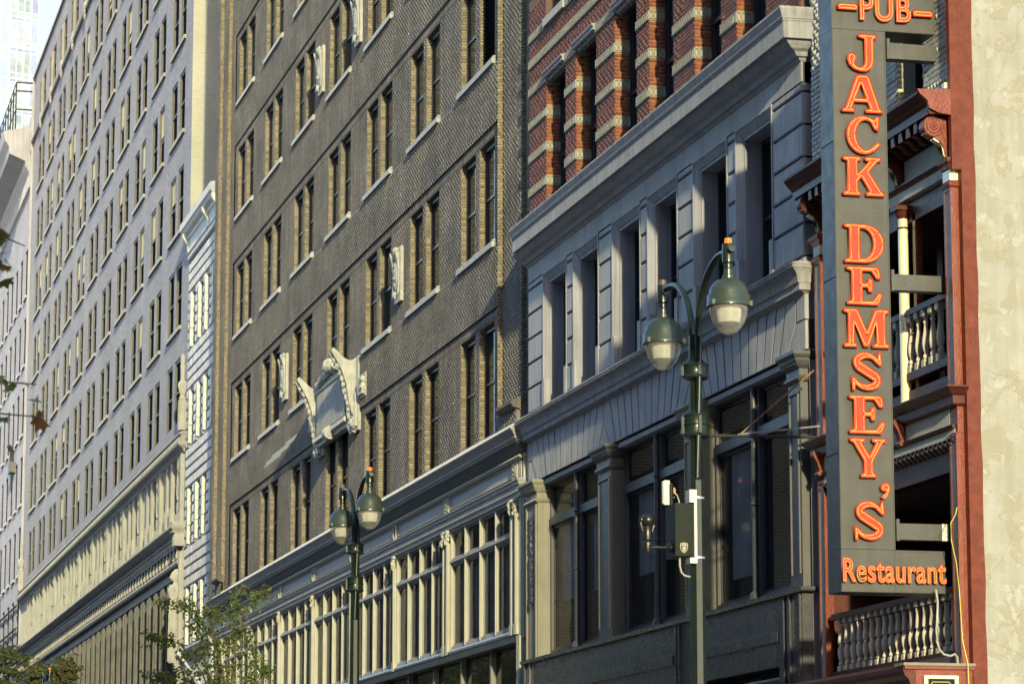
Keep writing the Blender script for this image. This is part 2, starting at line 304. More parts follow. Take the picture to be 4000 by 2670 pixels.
        for a, b, c, d, lo, hi in ops:
            e = y+depth
            s.quad((a,y,c),(a,e,c),(a,e,d),(a,y,d), jmi); s.quad((b,e,c),(b,y,c),(b,y,d),(b,e,d), jmi)
            if hi: s.quad((a,y,d),(a,e,d),(b,e,d),(b,y,d), mi)
            if lo: s.quad((a,e,c),(a,y,c),(b,y,c),(b,e,c), mi)
        return s
    def build(s, name, mats, parent=None, smooth=None):
        me = bpy.data.meshes.new(name); me.from_pydata(s.v, [], s.f)
        ml = mats if isinstance(mats, (list, tuple)) else [mats]
        for m in ml: me.materials.append(MATS[m])
        if len(ml) > 1: me.polygons.foreach_set('material_index', s.m)
        if smooth: me.shade_smooth() if smooth is True else me.set_sharp_from_angle(angle=R(smooth))
        me.update(); return link(name, me, parent)
def link(name, me, parent=None, loc=None):
    o = bpy.data.objects.new(name, me); COL.objects.link(o)
    if loc is not None: o.location = loc
    if parent is not None: setpar(o, parent)
    return o
def wloc(o):
    v = Vector(o.location)
    while o.parent is not None: v = v + o.matrix_parent_inverse.translation + Vector(o.parent.location); o = o.parent
    return v
def setpar(o, parent):
    """children are written in world coordinates; the thing's Empty (or part) only carries an offset"""
    o.parent = parent; p = parent; off = Vector((0, 0, 0))
    while p is not None: off += Vector(p.location) + (p.matrix_parent_inverse.translation if p.parent else Vector((0, 0, 0))); p = p.parent
    o.matrix_parent_inverse = Matrix.Translation(-off)
def tag(o, label=None, cat=None, group=None, kind=None):
    for k, v in (('label', label), ('category', cat), ('group', group), ('kind', kind)):
        if v: o[k] = v
    return o
def thing(name, loc, label, cat, group=None):
    o = bpy.data.objects.new(name, None); COL.objects.link(o); o.location = loc; o.empty_display_size = .3
    return tag(o, label, cat, group)
def struct(name, mb, m): return tag(mb.build(name, m), kind='structure')
def smooth(o, ang=40):
    me = o.data; me.shade_smooth(); me.set_sharp_from_angle(angle=R(ang)); return o

# ---- masonry: bricks as real pieces
def brick_rows(x0, x1, z0, z1, yf, ops=(), course=.0677, Ln=.203, jt=.0105, head=6, zmax=None):
    """list of (xa,xb,za,zb,y,full) for a running bond with openings; yf(x,z) gives the face plane"""
    out = []; k0 = int(math.floor(z0/course))
    for k in range(k0, int(math.ceil(z1/course))):
        za, zb = max(k*course+jt/2, z0), min((k+1)*course-jt/2, z1)
        if zb-za < .02: continue
        zm = (za+zb)/2; hdr = head and k % head == 0; L_ = (Ln-jt)/2 if hdr else Ln; p = L_+jt
        cuts = sorted([(a, b) for a, b, c, d in ops if c < zm < d]); spans = []; s0 = x0
        for a, b in cuts:
            if a > s0: spans.append((s0, a))
            s0 = max(s0, b)
        if s0 < x1: spans.append((s0, x1))
        off = (p*.5 if k % 2 else 0)+random.uniform(-.01, .01)
        for a, b in spans:
            i = math.floor((a-off)/p); x = i*p+off
            while x < b:
                xa, xb = max(x+jt/2, a+.002), min(x+p-jt/2, b-.002)
                if xb-xa > .03 and (zmax is None or za < zmax(xa)):
                    out.append((xa, xb, za, zb, yf((xa+xb)/2, zm), (not hdr) and xb-xa > Ln-.002 and zb-za > course-jt-.002))
                x += p
    return out
def brick_mesh(name, rec, matn, parent, proud=.011, jit=.0022, face='y', hue=.35):
    """one joined mesh of chamfer-less five-sided bricks; face 'y' looks to the street, 'x' looks up the street"""
    n = len(rec); a = np.array([r[:5] for r in rec], float); jy = RNG.normal(0, jit, (n, 4)).astype(float)
    base = RNG.normal(0, jit*.8, (n, 1)); fr = a[:, 4:5]+base+jy*.35; bk = np.repeat(a[:, 4:5]+proud, 4, 1)
    xs = np.stack([a[:,0], a[:,1], a[:,1], a[:,0]], 1)+RNG.normal(0, .0012, (n, 4)); zs = np.stack([a[:,2], a[:,2], a[:,3], a[:,3]], 1)+RNG.normal(0, .0010, (n, 4))
    V = np.zeros((n, 8, 3)); 
    V[:, :4, 0] = xs; V[:, 4:, 0] = xs; V[:, :4, 2] = zs; V[:, 4:, 2] = zs; V[:, :4, 1] = fr; V[:, 4:, 1] = bk
    if face == 'x':      # record's x is depth (world y), record's y is world x with outward = +x
        V = V[:, :, [1, 0, 2]]; V[:, :4, 0] = a[:, 4:5]+base+jy*.35; V[:, 4:, 0] = a[:, 4:5]-proud
    q = np.array([[0,1,2,3],[0,4,5,1],[1,5,6,2],[2,6,7,3],[3,7,4,0]])
    F = (q[None]+(np.arange(n)*8)[:, None, None]).reshape(-1, 4)
    me = bpy.data.meshes.new(name); me.vertices.add(n*8); me.vertices.foreach_set('co', V.reshape(-1))
    me.loops.add(F.size); me.loops.foreach_set('vertex_index', F.reshape(-1).astype(np.int32)); me.polygons.add(len(F))
    me.polygons.foreach_set('loop_start', (np.arange(len(F))*4).astype(np.int32)); me.update(calc_edges=True); me.validate()
    t = me.attributes.new('tint', 'FLOAT', 'FACE'); t.data.foreach_set('value', np.repeat(RNG.random(n), 5).astype(np.float32))
    h = me.attributes.new('hue', 'FLOAT', 'FACE'); h.data.foreach_set('value', np.repeat((RNG.random(n) < hue).astype(float)*RNG.random(n), 5).astype(np.float32))
    me.materials.append(MATS[matn]); return link(name, me, parent)
def single_bricks(rec, count, matn, parent, name='brick', proud=.011):
    """the whole bricks that show largest (nearest the camera) become parts of their own; returns the rest"""
    full = sorted([i for i, r in enumerate(rec) if r[5]], key=lambda i: -(rec[i][0]-0.35*abs(rec[i][2]-proj_mid(rec[i][0]))))[:count]
    L_ = rec[full[0]][1]-rec[full[0]][0]; H = rec[full[0]][3]-rec[full[0]][2]; mb = MB()
    c = .002; mb.cbox(0, L_, 0, proud, 0, H, c); me = bpy.data.meshes.new(name); me.from_pydata(mb.v, [], mb.f); me.materials.append(MATS[matn]); me.update()
    for i in full:
        r = rec[i]; link(name, me, parent, (r[0], r[4]+random.gauss(0, .0015), r[2]))
    s = set(full); return [r for i, r in enumerate(rec) if i not in s]
def vis_top(x): return 14.3+(-43-x)*.283          # top of the picture on the facade plane
def proj_mid(x): return vis_top(x)-2.5
def copyof(name, src, parent, loc):
    return link(name, src, parent, loc)

# ================================================================ setting: ground, road, pavements
struct('ground', MB().box(-1500, 600, -900, 900, -.6, -.02), 'paving')
struct('road', MB().box(-700, 300, -14.2, -4.3, -.02, -.016+.004), 'asphalt')
m = MB(); m.box(-700, 300, -4.2, .5, -.02, .13); struct('pavement', m, 'paving')
m = MB(); m.box(-700, 300, -4.35, -4.2, -.02, .135); struct('kerb', m, 'kerb_stone')
m = MB(); m.box(-700, 300, -18.4, -14.35, -.02, .13); struct('pavement', m, 'paving')
m = MB(); m.box(-700, 300, -14.35, -14.2, -.02, .135); struct('kerb', m, 'kerb_stone')

# the far side of the street: seen only in window reflections, some heights set to block sky light
def across(x0, x1, h, bay, matn, label):
    t = thing('street_building', ((x0+x1)/2, -18.4, 0), label, 'building')
    ops = []; z = 5.0
    while z+2.2 < h:
        x = x0+1.2
        while x+bay*.55 < x1-.8: ops.append((x, x+bay*.55, z, z+2.2)); x += bay
        z += 3.7
    m = MB(); f = [(a, b, c, d) for a, b, c, d in ops]
    m.wall(x0, x1, 0, h, 0, f, .3); m.v = [(x, -18.4-y, zz) for x, y, zz in m.v]
    m.box(x0, x1, -40, -18.42-.3, 0, h)
    m.build('wall', matn, t); MB().sweep([(0, h-.8), (.3, h-.5), (.5, h-.1), (.5, h), (0, h)], [(x1, -18.4), (x0, -18.4)]).build('cornice', matn, t)
across(-250, -150, 21, 3.2, 'street_stone', 'long stone block across the street, seen only mirrored in far windows')
across(-149.5, -96, 20, 2.9, 'limestone', 'pale stone block across the street, mirrored in the white tiled house')
across(-95.5, -62, 13, 3.4, 'red_brick', 'red brick block across the street, mirrored in the brown brick windows')
across(-61.5, -34, 16, 2.6, 'limestone', 'pale stone house across the street, mirrored in the dark shop windows')
across(5, 92, 42, 3.3, 'limestone', 'unseen stone block across the street behind the camera, added to block sun-side sky glow')  # added out of view to block the bright sky towards the sun
across(-33.5, 4, 32, 3.1, 'street_stone', 'unseen stone block across the street beside the camera, heightened to block sky light')  # out of view, raised to keep sky light off the window reveals

# ================================================================ grey stone and red brick loft building
GX0, GX1 = -60.46, -43.50
gb = thing('loft_building', ((GX0+GX1)/2, 0, 0), 'loft building with grey painted stone front, dark shop windows and red brick upper floors', 'building')
WIN3 = [(-59.25, -57.41), (-56.92, -55.07), (-54.14, -52.27), (-51.83, -49.98), (-49.08, -47.18), (-46.75, -44.89)]
# backing wall of the third floor
m = MB(); m.wall(GX0+.004, GX1-.004, 10.1, 13.62, .035, [(a, b, 10.35, 13.24) for a, b in WIN3], .2)
m.quad((GX1-.004, .035, 10.1), (GX1-.004, 9, 10.1), (GX1-.004, 9, 13.62), (GX1-.004, .035, 13.62)); m.build('backing_wall', 'joint_dark', gb)
m = MB(); m.box(GX0+.01, GX1-.002, 0, .034, 13.245, 13.6); m.build('lintel_band', 'grey_paint', gb)
edges = [GX0]+[v for w in WIN3 for v in w]+[GX1]
for i in range(0, len(edges), 2):
    xa, xb = edges[i], edges[i+1]
    xa += .0 if i == 0 else .012; xb -= .0 if i == len(edges)-2 else .012
    zs = [10.12, 10.6, 11.1, 11.6, 12.1, 12.6, 13.1, 13.243]
    for z0, z1 in zip(zs, zs[1:]):
        MB().cbox(xa, xb, 0.0+random.uniform(-.002, .002), .06 if i < len(edges)-2 else .5, z0+.017, z1-.017, .018).build('stone_block', 'grey_paint', gb)
for a, b in WIN3:
    # splayed architrave, deep reveal, sash window set far back
    w = MB(); e = .20; zt = 13.235; y0, y1, yr = -.012, .09, .43
    prof = [(0, y0), (.035, y0), (.05, y0+.02), (.15, y1-.02), (.165, y1), (e, y1)]   # (inset, y)
    for (p, yy), (q, yz) in zip(prof, prof[1:]):
        w.quad((a+p, yy, 10.3), (a+q, yz, 10.3), (a+q, yz, zt-q), (a+p, yy, zt-p)); w.quad((b-q, yz, 10.3), (b-p, yy, 10.3), (b-p, yy, zt-p), (b-q, yz, zt-q))
        w.quad((a+p, yy, zt-p), (a+q, yz, zt-q), (b-q, yz, zt-q), (b-p, yy, zt-p))
    w.quad((a, y0, 10.3), (a, .05, 10.3), (a, .05, zt), (a, y0, zt)); w.quad((b, .05, 10.3), (b, y0, 10.3), (b, y0, zt), (b, .05, zt)); w.quad((a, y0, zt), (a, .05, zt), (b, .05, zt), (b, y0, zt))
    w.quad((a+e, y1, 10.3), (a+e, yr, 10.3), (a+e, yr, zt-e), (a+e, y1, zt-e)); w.quad((b-e, yr, 10.3), (b-e, y1, 10.3), (b-e, y1, zt-e), (b-e, yr, zt-e)); w.quad((a+e, y1, zt-e), (a+e, yr, zt-e), (b-e, yr, zt-e), (b-e, y1, zt-e))
    sur = w.build('window_surround', 'grey_paint', gb)
    q = MB(); q.box(a-.004, a+.17, y0-.012, y1+.02, 10.3, 11.12); q.box(b-.17, b+.004, y0-.012, y1+.02, 10.3, 11.12); q.build('plinth_block', 'grey_paint', sur)
    f = MB(); xa, xb = a+e, b-e
    f.box(xa, xa+.07, yr-.06, yr+.02, 10.3, zt-e); f.box(xb-.07, xb, yr-.06, yr+.02, 10.3, zt-e); f.box(xa+.07, xb-.07, yr-.06, yr+.02, zt-e-.08, zt-e); f.box(xa+.07, xb-.07, yr-.045, yr+.02, 11.72, 11.78)
    fr = f.build('window_frame', 'window_black', sur)
    MB().box(xa+.07, xb-.07, yr, yr+.012, 10.3, zt-e-.08).build('pane', 'glass_dark', sur)
# top cornice (weathered stone) and its mitred return towards the pub
m = MB(); m.sweep([(0, 13.55), (.03, 13.57), (.05, 13.60), (.10, 13.61), (.12, 13.64), (.14, 13.67), (.22, 13.70), (.29, 13.75), (.33, 13.79), (.335, 13.815), (0, 13.815)], [(GX0-.02, 0), (GX1, 0), (GX1, .55)])
m.build('cornice_bed_moulding', 'grey_paint', gb)
m = MB(); m.sweep([(0, 13.818), (.38, 13.80), (.40, 13.80), (.40, 14.055), (.415, 14.06), (.415, 14.085), (.43, 14.09), (.44, 14.13), (.46, 14.18), (.472, 14.215), (.478, 14.225), (.478, 14.262), (0, 14.38)], [(GX0+.28, 0), (GX1, 0), (GX1, .5)])
m.build('cornice', 'grey_stone_rough', gb)
# sill cornice above the shop
m = MB(); m.sweep([(0, 10.02), (.10, 10.06), (.12, 10.06), (.12, 10.15), (.15, 10.17), (.155, 10.20), (.17, 10.27), (.205, 10.32), (.26, 10.36), (.28, 10.37), (.28, 10.405), (.292, 10.41), (.292, 10.44), (0, 10.52)], [(GX0-.02, 0), (GX1, 0), (GX1, .5)])
m.build('sill_cornice', 'grey_stone_rough', gb)
# flat arches: a fan of voussoirs over each shop bay
m = MB(); m.box(GX0+.004, GX1-.003, .03, .5, 9.2, 10.1); m.build('arch_backing', 'joint_dark', gb)
BAYS = [(-60.20, -54.77), (-54.77, -49.34), (-49.34, -43.90)]
for bi, (a, b) in enumerate(BAYS):
    c, hp = (a+b)/2, (b-a)/2; hb = hp-.42; n = 12; g = .028
    for k in range(n):
        u0, u1 = -1+2*k/n, -1+2*(k+1)/n
        def X(u, z): return c+u*(hb+(hp-hb)*min((z-9.2)/.44, 1.0) if abs(u) > .999 else hb+(hp-hb)*(z-9.2)/.9*1.15)
        dz = 0.0
        pts = [(X(u0, 9.2)+g, 9.2-dz), (X(u1, 9.2)-g, 9.2-dz)]
        if k == n-1: pts += [(X(1, 9.64)-g, 9.64)]
        pts += [(min(X(u1, 10.09)-g, b-.01), 10.09), (max(X(u0, 10.09)+g, a+.01), 10.09)]
        if k == 0: pts += [(X(-1, 9.64)+g, 9.64)]
        v = MB().prism_y(pts, random.uniform(-.003, .003), .045); v.build('voussoir', 'grey_paint', gb)
for x0, x1 in ((GX0, -60.22), (-43.88, GX1)):
    MB().cbox(x0, x1, 0, .3, 9.65, 10.09, .008).build('stone_block', 'grey_paint', gb)
for a, b, lo in ((GX0, -59.80, 1), (-55.17, -54.37, 0), (-49.74, -48.94, 0), (-44.30, GX1, 2)):
    pts = [(a, 9.2), (b, 9.2), ((a+b)/2, 9.62)] if lo == 0 else ([(a, 9.2), (b, 9.2), (-60.22, 9.63), (a, 9.63)] if lo == 1 else [(a, 9.2), (b, 9.2), (b, 9.63), (-43.9, 9.63)])
    MB().prism_y(pts, .004, .05).build('skewback', 'grey_paint', gb)
m = MB(); m.box(GX0+.2, GX1-.1, .05, .42, 9.08, 9.165); m.build('soffit', 'grey_paint', gb)
# shop storey: pilasters, capitals, recessed windows
PIL = [(-60.46, -59.45), (-55.05, -54.06), (-49.62, -48.62), (-44.22, -43.55)]
for i, (a, b) in enumerate(PIL):
    mn = 'umber_paint' if i in (0, 2) else 'dark_paint'
    p = MB(); p.box(a+.06, b-.06, -.05, .34, 5.62, 8.74)
    if i: p.box(a+.13, a+.16, -.075, -.05, 5.9, 8.6); p.box(b-.16, b-.13, -.075, -.05, 5.9, 8.6); p.box(a+.16, b-.16, -.075, -.05, 8.56, 8.6)
    else: p.box(a+.1, a+.15, -.08, -.05, 5.62, 8.7); p.box(b-.17, b-.12, -.08, -.05, 5.62, 8.7)
    ps = p.build('pilaster', mn, gb)
    cp = MB(); cp.sweep([(0, 8.72), (.045, 8.74), (.06, 8.77), (.045, 8.80), (.02, 8.82), (.02, 8.92), (.045, 8.93), (.08, 8.97), (.105, 9.03), (.11, 9.07), (.13, 9.08), (.15, 9.12), (.15, 9.17), (0, 9.17)], [(a+.06, .3), (a+.06, -.05), (b-.06, -.05), (b-.06, .3)])
    cs = cp.build('capital', mn, ps)
    eg = MB(); x = a+.02
    while x < b-.02: eg.blob((x, -.125, 9.0), (.028, .022, .05), 6, 4); x += .075
    eg.build('egg_moulding', mn, cs)
    if i == 0:
        dr = MB(); cx = (a+b)/2; z = 8.45
        while z > 6.7: dr.blob((cx+random.uniform(-.05, .05), -.07, z), (random.uniform(.04, .09), .03, random.uniform(.05, .09)), 7, 5, jit=.3); z -= .1
        dr.build('drop_ornament', 'dark_paint', ps)
GRP = [(-59.51, -54.99), (-54.12, -49.56), (-48.68, -44.16)]
for gi, (a, b) in enumerate(GRP):
    cx = (a+b)/2; yg = .27
    for xr in (a+.005, b-.005): MB().quad((xr, -.0, 5.62), (xr, yg, 5.62), (xr, yg, 9.15), (xr, -.0, 9.15)).build('reveal', 'umber_paint' if gi in (0, 2) else 'dark_paint', gb)
    f = MB(); f.box(a, a+.10, yg-.07, yg+.03, 5.75, 9.1); f.box(b-.10, b, yg-.07, yg+.03, 5.75, 9.1); f.box(a+.1, b-.1, yg-.075, yg+.03, 9.03, 9.1)
    f.box(a, b, yg-.14, yg+.02, 5.62, 5.752); f.box(a+.1, b-.1, yg-.10, yg+.03, 8.26, 8.42)
    f.box(a+.1, b-.1, yg-.075, yg+.03, 5.752, 5.83)
    wf = f.build('shop_window', 'dark_paint', gb)
    mu = MB(); mu.box(cx-.14, cx+.14, yg-.09, yg+.03, 5.80, 9.03); mu.tube([(cx, yg-.13, 5.63), (cx, yg-.13, 9.05)], .045, 10); mu.lathe([(.05, 0), (.085, .03), (.085, .2), (.06, .24)], cx, yg-.13, 5.63, 10); mu.lathe([(.05, 0), (.075, .02), (.05, .05)], cx, yg-.13, 8.3, 10); mu.lathe([(.05, 0), (.075, .02), (.05, .05)], cx, yg-.13, 7.2, 10)
    smooth(mu.build('mullion', 'dark_paint', wf))
    for xa, xb in ((a+.1, cx-.14), (cx+.14, b-.1)):
        for za, zb in ((5.83, 8.26), (8.42, 9.03)):
            s = MB(); t_ = .05
            s.box(xa, xa+t_, yg-.02, yg+.03, za, zb); s.box(xb-t_, xb, yg-.02, yg+.03, za, zb); s.box(xa+t_, xb-t_, yg-.02, yg+.03, za, za+t_); s.box(xa+t_, xb-t_, yg-.02, yg+.03, zb-t_, zb)
            s.build('sash', 'window_black', wf); MB().box(xa+t_, xb-t_, yg+.004, yg+.012, za+t_, zb-t_).build('pane', 'glass_shop', wf)
        if xa < cx or gi == 0: MB().box(xa+.45, xb-.05, yg+.05, yg+.056, 6.75 if gi < 2 else 6.2, 8.25).build('window_shade', 'curtain', wf)
    MB().box(a, b, yg+1.2, yg+1.22, 5.6, 9.1).build('room_back', 'room_dim', wf)
# granite base with its ledge, raised bands and one opening
m = MB(); m.wall(GX0-.02, GX1-.02, 0, 5.62, -.10, [(-48.72, -44.60, 2.2, 4.60)], .5); m.box(GX0-.02, GX1-.02, .45, 1.5, 0, 5.62)
m.quad((GX1-.02, -.10, 0), (GX1-.02, .45, 0), (GX1-.02, .45, 5.62), (GX1-.02, -.10, 5.62)); m.build('granite_base', 'granite', gb)
MB().sweep([(0, 5.62), (.13, 5.62), (.145, 5.64), (.145, 5.685), (0, 5.70)], [(GX0-.06, -.02), (GX1-.02, -.02), (GX1-.02, .4)]).build('granite_ledge', 'granite', gb)
for x0, x1 in ((-58.5, -50.08), (-49.0, -44.62)):
    MB().cbox(x0, x1, -.125, -.102, 4.97, 5.125, .004).build('granite_band', 'granite', gb)
for x in (-60.32, -59.93, -49.9, -49.75, -44.35, -44.08, -43.62): 
    MB().box(x, x+.06, -.135, -.102, 0, 5.60).build('granite_rib', 'granite', gb)
MB().box(-48.72, -44.6, .3, .32, 2.2, 4.58).build('entrance_glass', 'glass_shop', gb)
MB().box(-48.6, -44.6, -.05, .28, 4.42, 4.45).build('entrance_soffit', 'grey_paint', gb)
# red brick storeys
RW = [(-59.03, -57.55), (-56.72, -55.25), (-53.95, -52.50), (-51.68, -50.22), (-48.95, -47.5), (-46.65, -45.2), (-44.35+.0, -43.6)][:6]
RTOP = 19.2
rops = [(a, b, 13.9, 17.13) for a, b in RW]+[(a-.02, b+.02, 18.36, 20.6) for a, b in RW]
m = MB(); m.wall(GX0+.004, GX1-.03, 14.0, 21.5, .026, rops, .30); m.box(GX0+.004, GX1-.03, .5, 12, 14.0, 21.5)
m.quad((GX1-.03, .03, 14), (GX1-.03, .5, 14), (GX1-.03, .5, 21.5), (GX1-.03, .03, 21.5)); m.build('brick_wall', 'red_mortar', gb)
BANDS = [(14.99, 15.17), (15.69, 15.86), (16.38, 16.55), (17.07, 17.25), (17.64, 17.82), (18.18, 18.35), (18.9, 19.07)]
rops2 = rops+[(GX0, GX1, z0-.004, z1+.004) for z0, z1 in BANDS]
rec = brick_rows(GX0+.006, GX1-.03, 14.1, 20.6, lambda x, z: .02, rops2, head=6, zmax=lambda x: vis_top(x)+1.2)
rec = single_bricks(rec, 300, 'red_brick_single', gb)
tag(brick_mesh('brickwork', rec, 'red_brick', gb, proud=.008, jit=.0009), kind='stuff')
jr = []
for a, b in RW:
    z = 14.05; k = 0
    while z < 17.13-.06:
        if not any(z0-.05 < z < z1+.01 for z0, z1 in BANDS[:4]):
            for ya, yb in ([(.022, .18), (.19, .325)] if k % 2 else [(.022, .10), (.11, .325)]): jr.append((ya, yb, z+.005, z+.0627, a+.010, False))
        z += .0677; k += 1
for a, b in RW: MB().quad((a+.002, .03, 14), (a+.002, .33, 14), (a+.002, .33, 17.13), (a+.002, .03, 17.13)).build('jamb_mortar', 'red_jamb_mortar_sunlit', gb)
tag(brick_mesh('jamb_bricks', jr, 'red_jamb_sunlit', gb, proud=.009, jit=.0012, face='x', hue=.2), kind='stuff')
# cream tile bands with an oval relief pattern: each pier's band is a piece
def band_piece(x0, x1, z0, z1, wrap):
    t = MB().cbox(x0, x1, -.004, .06, z0, z1, .005).build('tile_band', 'tile_cream', gb); r = MB(); x = x0+.05
    while x+.12 < x1-.02:
        c = (x+.055, (z0+z1)/2); pts = [(c[0]+.042*math.cos(w), c[1]+(z1-z0)*.36*math.sin(w)) for w in np.linspace(0, 2*math.pi, 11)]
        r.tube([(p[0], -.006, p[1]) for p in pts], .008, 4); x += .118
    r.box(x0+.01, x1-.01, -.011, -.003, z1-.022, z1-.010); r.box(x0+.01, x1-.01, -.011, -.003, z0+.010, z0+.022)
    r.build('relief', 'tile_ink' if False else 'tile_cream', t)
    if wrap:        # the return inside the window opening
        q = MB().box(x1+.0, x1+.022, -.004, .33, z0, z1).build('tile_return', 'tile_cream', t)
        s = MB(); y = .0
        while y+.09 < .33:
            pts = [(y+.045+.034*math.cos(w), (z0+z1)/2+(z1-z0)*.36*math.sin(w)) for w in np.linspace(0, 2*math.pi, 11)]
            s.tube([(x1+.024, p[0], p[1]) for p in pts], .006, 4); y += .085
        s.box(x1+.022, x1+.026, -.03, .32, z1-.02, z1-.012); s.box(x1+.022, x1+.026, -.03, .32, z0+.012, z0+.02)
        s.build('return_relief', 'tile_ink', t)
red_e = [GX0+.0]+[v for w in RW for v in w]+[GX1-.03]
for i in range(0, len(red_e), 2):
    for z0, z1 in BANDS[:4]:
        if z0 < vis_top(red_e[i])+.6: band_piece(red_e[i], red_e[i+1], z0, z1, i < len(red_e)-2)
for z0, z1 in BANDS[4:5]: band_piece(GX0, -50.0, z0, z1, False)
for i in range(0, 6, 2):
    for z0, z1 in BANDS[5:6]: band_piece(red_e[i]+.0, red_e[i+1]-.02, z0, z1, False)
for a, b in RW:
    m = MB(); n = 9; h = MB()
    h.sweep([(0, 17.13), (.05, 17.135), (.07, 17.16), (.06, 17.20), (.09, 17.22), (.10, 17.26), (0, 17.27)], [(a-.03, .02), (b+.03, .02)])
    l = h.build('window_lintel', 'grey_stone_rough', gb)
    for k in range(6):
        x = a+.12+k*(b-a-.24)/5; m.blob((x, .10, 17.12), (.07, .10, .06), 7, 5, jit=.2)
    m.box(a+.05, b-.05, .04, .16, 17.085, 17.128); m.build('carved_scroll', 'grey_stone_rough', l)
    MB().box(a-.06, b+.06, -.05, .3, 18.19, 18.355).build('sill', 'sill_stone', gb)
    f = MB(); f.box(a, a+.09, .30, .40, 14, 17.13); f.box(b-.09, b, .30, .40, 14, 17.13); f.box(a+.09, b-.09, .30, .40, 17.03, 17.13); f.box(a+.09, b-.09, .31, .40, 15.55, 15.62); f.box(a+.09, a+.15, .33, .40, 14, 17.03)
    wf = f.build('window', 'window_black', gb); MB().box(a+.1, b-.1, .365, .375, 14, 17.04).build('pane', 'glass_dark', wf)
    f = MB(); f.box(a-.02, a+.07, .30, .40, 18.36, 20.6); f.box(a+.07, b, .37, .38, 18.36, 20.6); f.build('window', 'window_black', gb)
m = MB(); m.box(GX0, GX1, 0.6, 14, 21.45, 21.5); m.build('roof', 'roof_tar', gb)
m = MB(); m.quad((GX1-.004, .06, 0), (GX1-.004, 12, 0), (GX1-.004, 12, 14), (GX1-.004, .06, 14)); m.build('party_wall', 'grey_paint', gb)

# ================================================================ brown brick loft building
BX0, BX1 = -103.30, -60.54
bb = thing('brick_loft_building', ((BX0+BX1)/2, 0, 0), 'brown brick loft building with paired windows and a carved stone tablet, above a cream shopfront', 'building')
SX = [-100.20, -94.65, -89.10, -83.52, -78.0, -72.46, -66.92]; SW = 3.45
ROWS = [(10.66, 13.04), (14.72, 17.03), (18.71, 20.98), (22.66, 24.90), (26.52, 28.66), (30.35, 32.5)]
def vt(x): return vis_top(x)+1.6
WINS = []
for sx in SX:
    for z0, z1 in ROWS:
        for xa, xb in ((sx+.12, sx+1.53), (sx+1.93, sx+3.33)): WINS.append((xa, xb, z0, z1))
def yface(x, z):
    if x < -102.62: return -.23
    if x < -101.50: return -.12
    if x > -60.95: return .26
    if x > -61.50: return .21
    if x > -63.15: return .11 if z > 11.02 else 0.0
    if x < -100.72: return 0.0
    for z0, z1 in ROWS:
        if z0-.13 <= z <= z1+.26: return .045
    return 0.0
BT = 33.0
zb = sorted({10.4, BT, 11.02, *[z0-.13 for z0, _ in ROWS if z0 > 11], *[z1+.26 for _, z1 in ROWS]}); xb_ = [BX0, -102.62, -101.50, -100.72, -63.15, -61.50, -60.95, BX1]
m = MB(); e = .0055
for xa, xb in zip(xb_, xb_[1:]):
    z_list = zb
    for za, zc in zip(z_list, z_list[1:]):
        y = yface((xa+xb)/2, (za+zc)/2)+e
        m.wall(xa, xb, za, zc, y, WINS, .22+(.045-y+e))
    # small returns between steps, seen lit from up the street
for x, ya, yb, za, zc in ((-102.62, -.23, -.12, 10.9, BT), (-101.50, -.12, 0, 10.9, BT), (-63.15, 0, .11, 11.02, BT), (-61.50, .11, .21, 11.0, BT), (-61.50, 0, .21, 10.4, 11.02), (-60.95, .21, .26, 10.7, BT)):
    if yb > ya: m.quad((x-.004, ya+.012, za), (x-.004, yb+.014, za), (x-.004, yb+.014, zc), (x-.004, ya+.012, zc))
for z0, z1 in ROWS:      # undersides and tops of the projecting spandrel bands
    m.quad((-100.72, e, z1+.26), (-100.72, .045+e, z1+.26), (-63.15, .045+e, z1+.26), (-63.15, e, z1+.26)); m.quad((-100.72, e, z0-.13), (-100.72, .045+e, z0-.13), (-63.15, .045+e, z0-.13), (-63.15, e, z0-.13))
m.build('mortar_wall', 'brown_mortar', bb)
rec = brick_rows(BX0+.004, BX1, 10.42, BT, yface, WINS, head=6, zmax=vt)
# soldier course over the windows: bricks stood on end
sol = []
for z0, z1 in ROWS:
    x = -100.7
    while x < -63.2:
        if z1+.015 < vt(x): sol.append((x+.005, x+.0627, z1+.008, z1+.225, .043, False))
        x += .0677
keep = []
for r in rec:
    zc = (r[2]+r[3])/2
    if -100.72 < r[0] and r[1] < -63.15 and any(z1 < zc < z1+.235 for _, z1 in ROWS): continue
    keep.append(r)
rec = single_bricks(keep, 300, 'brown_brick_single', bb)
bw = tag(brick_mesh('brickwork', rec+sol, 'brown_brick', bb, proud=.006, jit=.0007, hue=.4), kind='stuff')
# reveals facing the sun: jamb bricks with the sunlit yellow put into their colour
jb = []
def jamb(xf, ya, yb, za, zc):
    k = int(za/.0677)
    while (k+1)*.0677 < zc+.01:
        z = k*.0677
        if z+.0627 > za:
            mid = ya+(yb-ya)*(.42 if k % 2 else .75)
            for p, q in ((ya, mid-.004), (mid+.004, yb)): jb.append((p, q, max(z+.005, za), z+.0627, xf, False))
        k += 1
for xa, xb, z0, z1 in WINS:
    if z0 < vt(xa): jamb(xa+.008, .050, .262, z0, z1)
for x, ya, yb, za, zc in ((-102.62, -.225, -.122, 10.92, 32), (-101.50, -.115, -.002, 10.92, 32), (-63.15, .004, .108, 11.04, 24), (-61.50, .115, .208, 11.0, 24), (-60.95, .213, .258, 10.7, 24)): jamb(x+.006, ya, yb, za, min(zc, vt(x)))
tag(brick_mesh('jamb_bricks', jb, 'jamb_brick_sunlit', bb, proud=.013, jit=.0015, face='x', hue=0), kind='stuff')
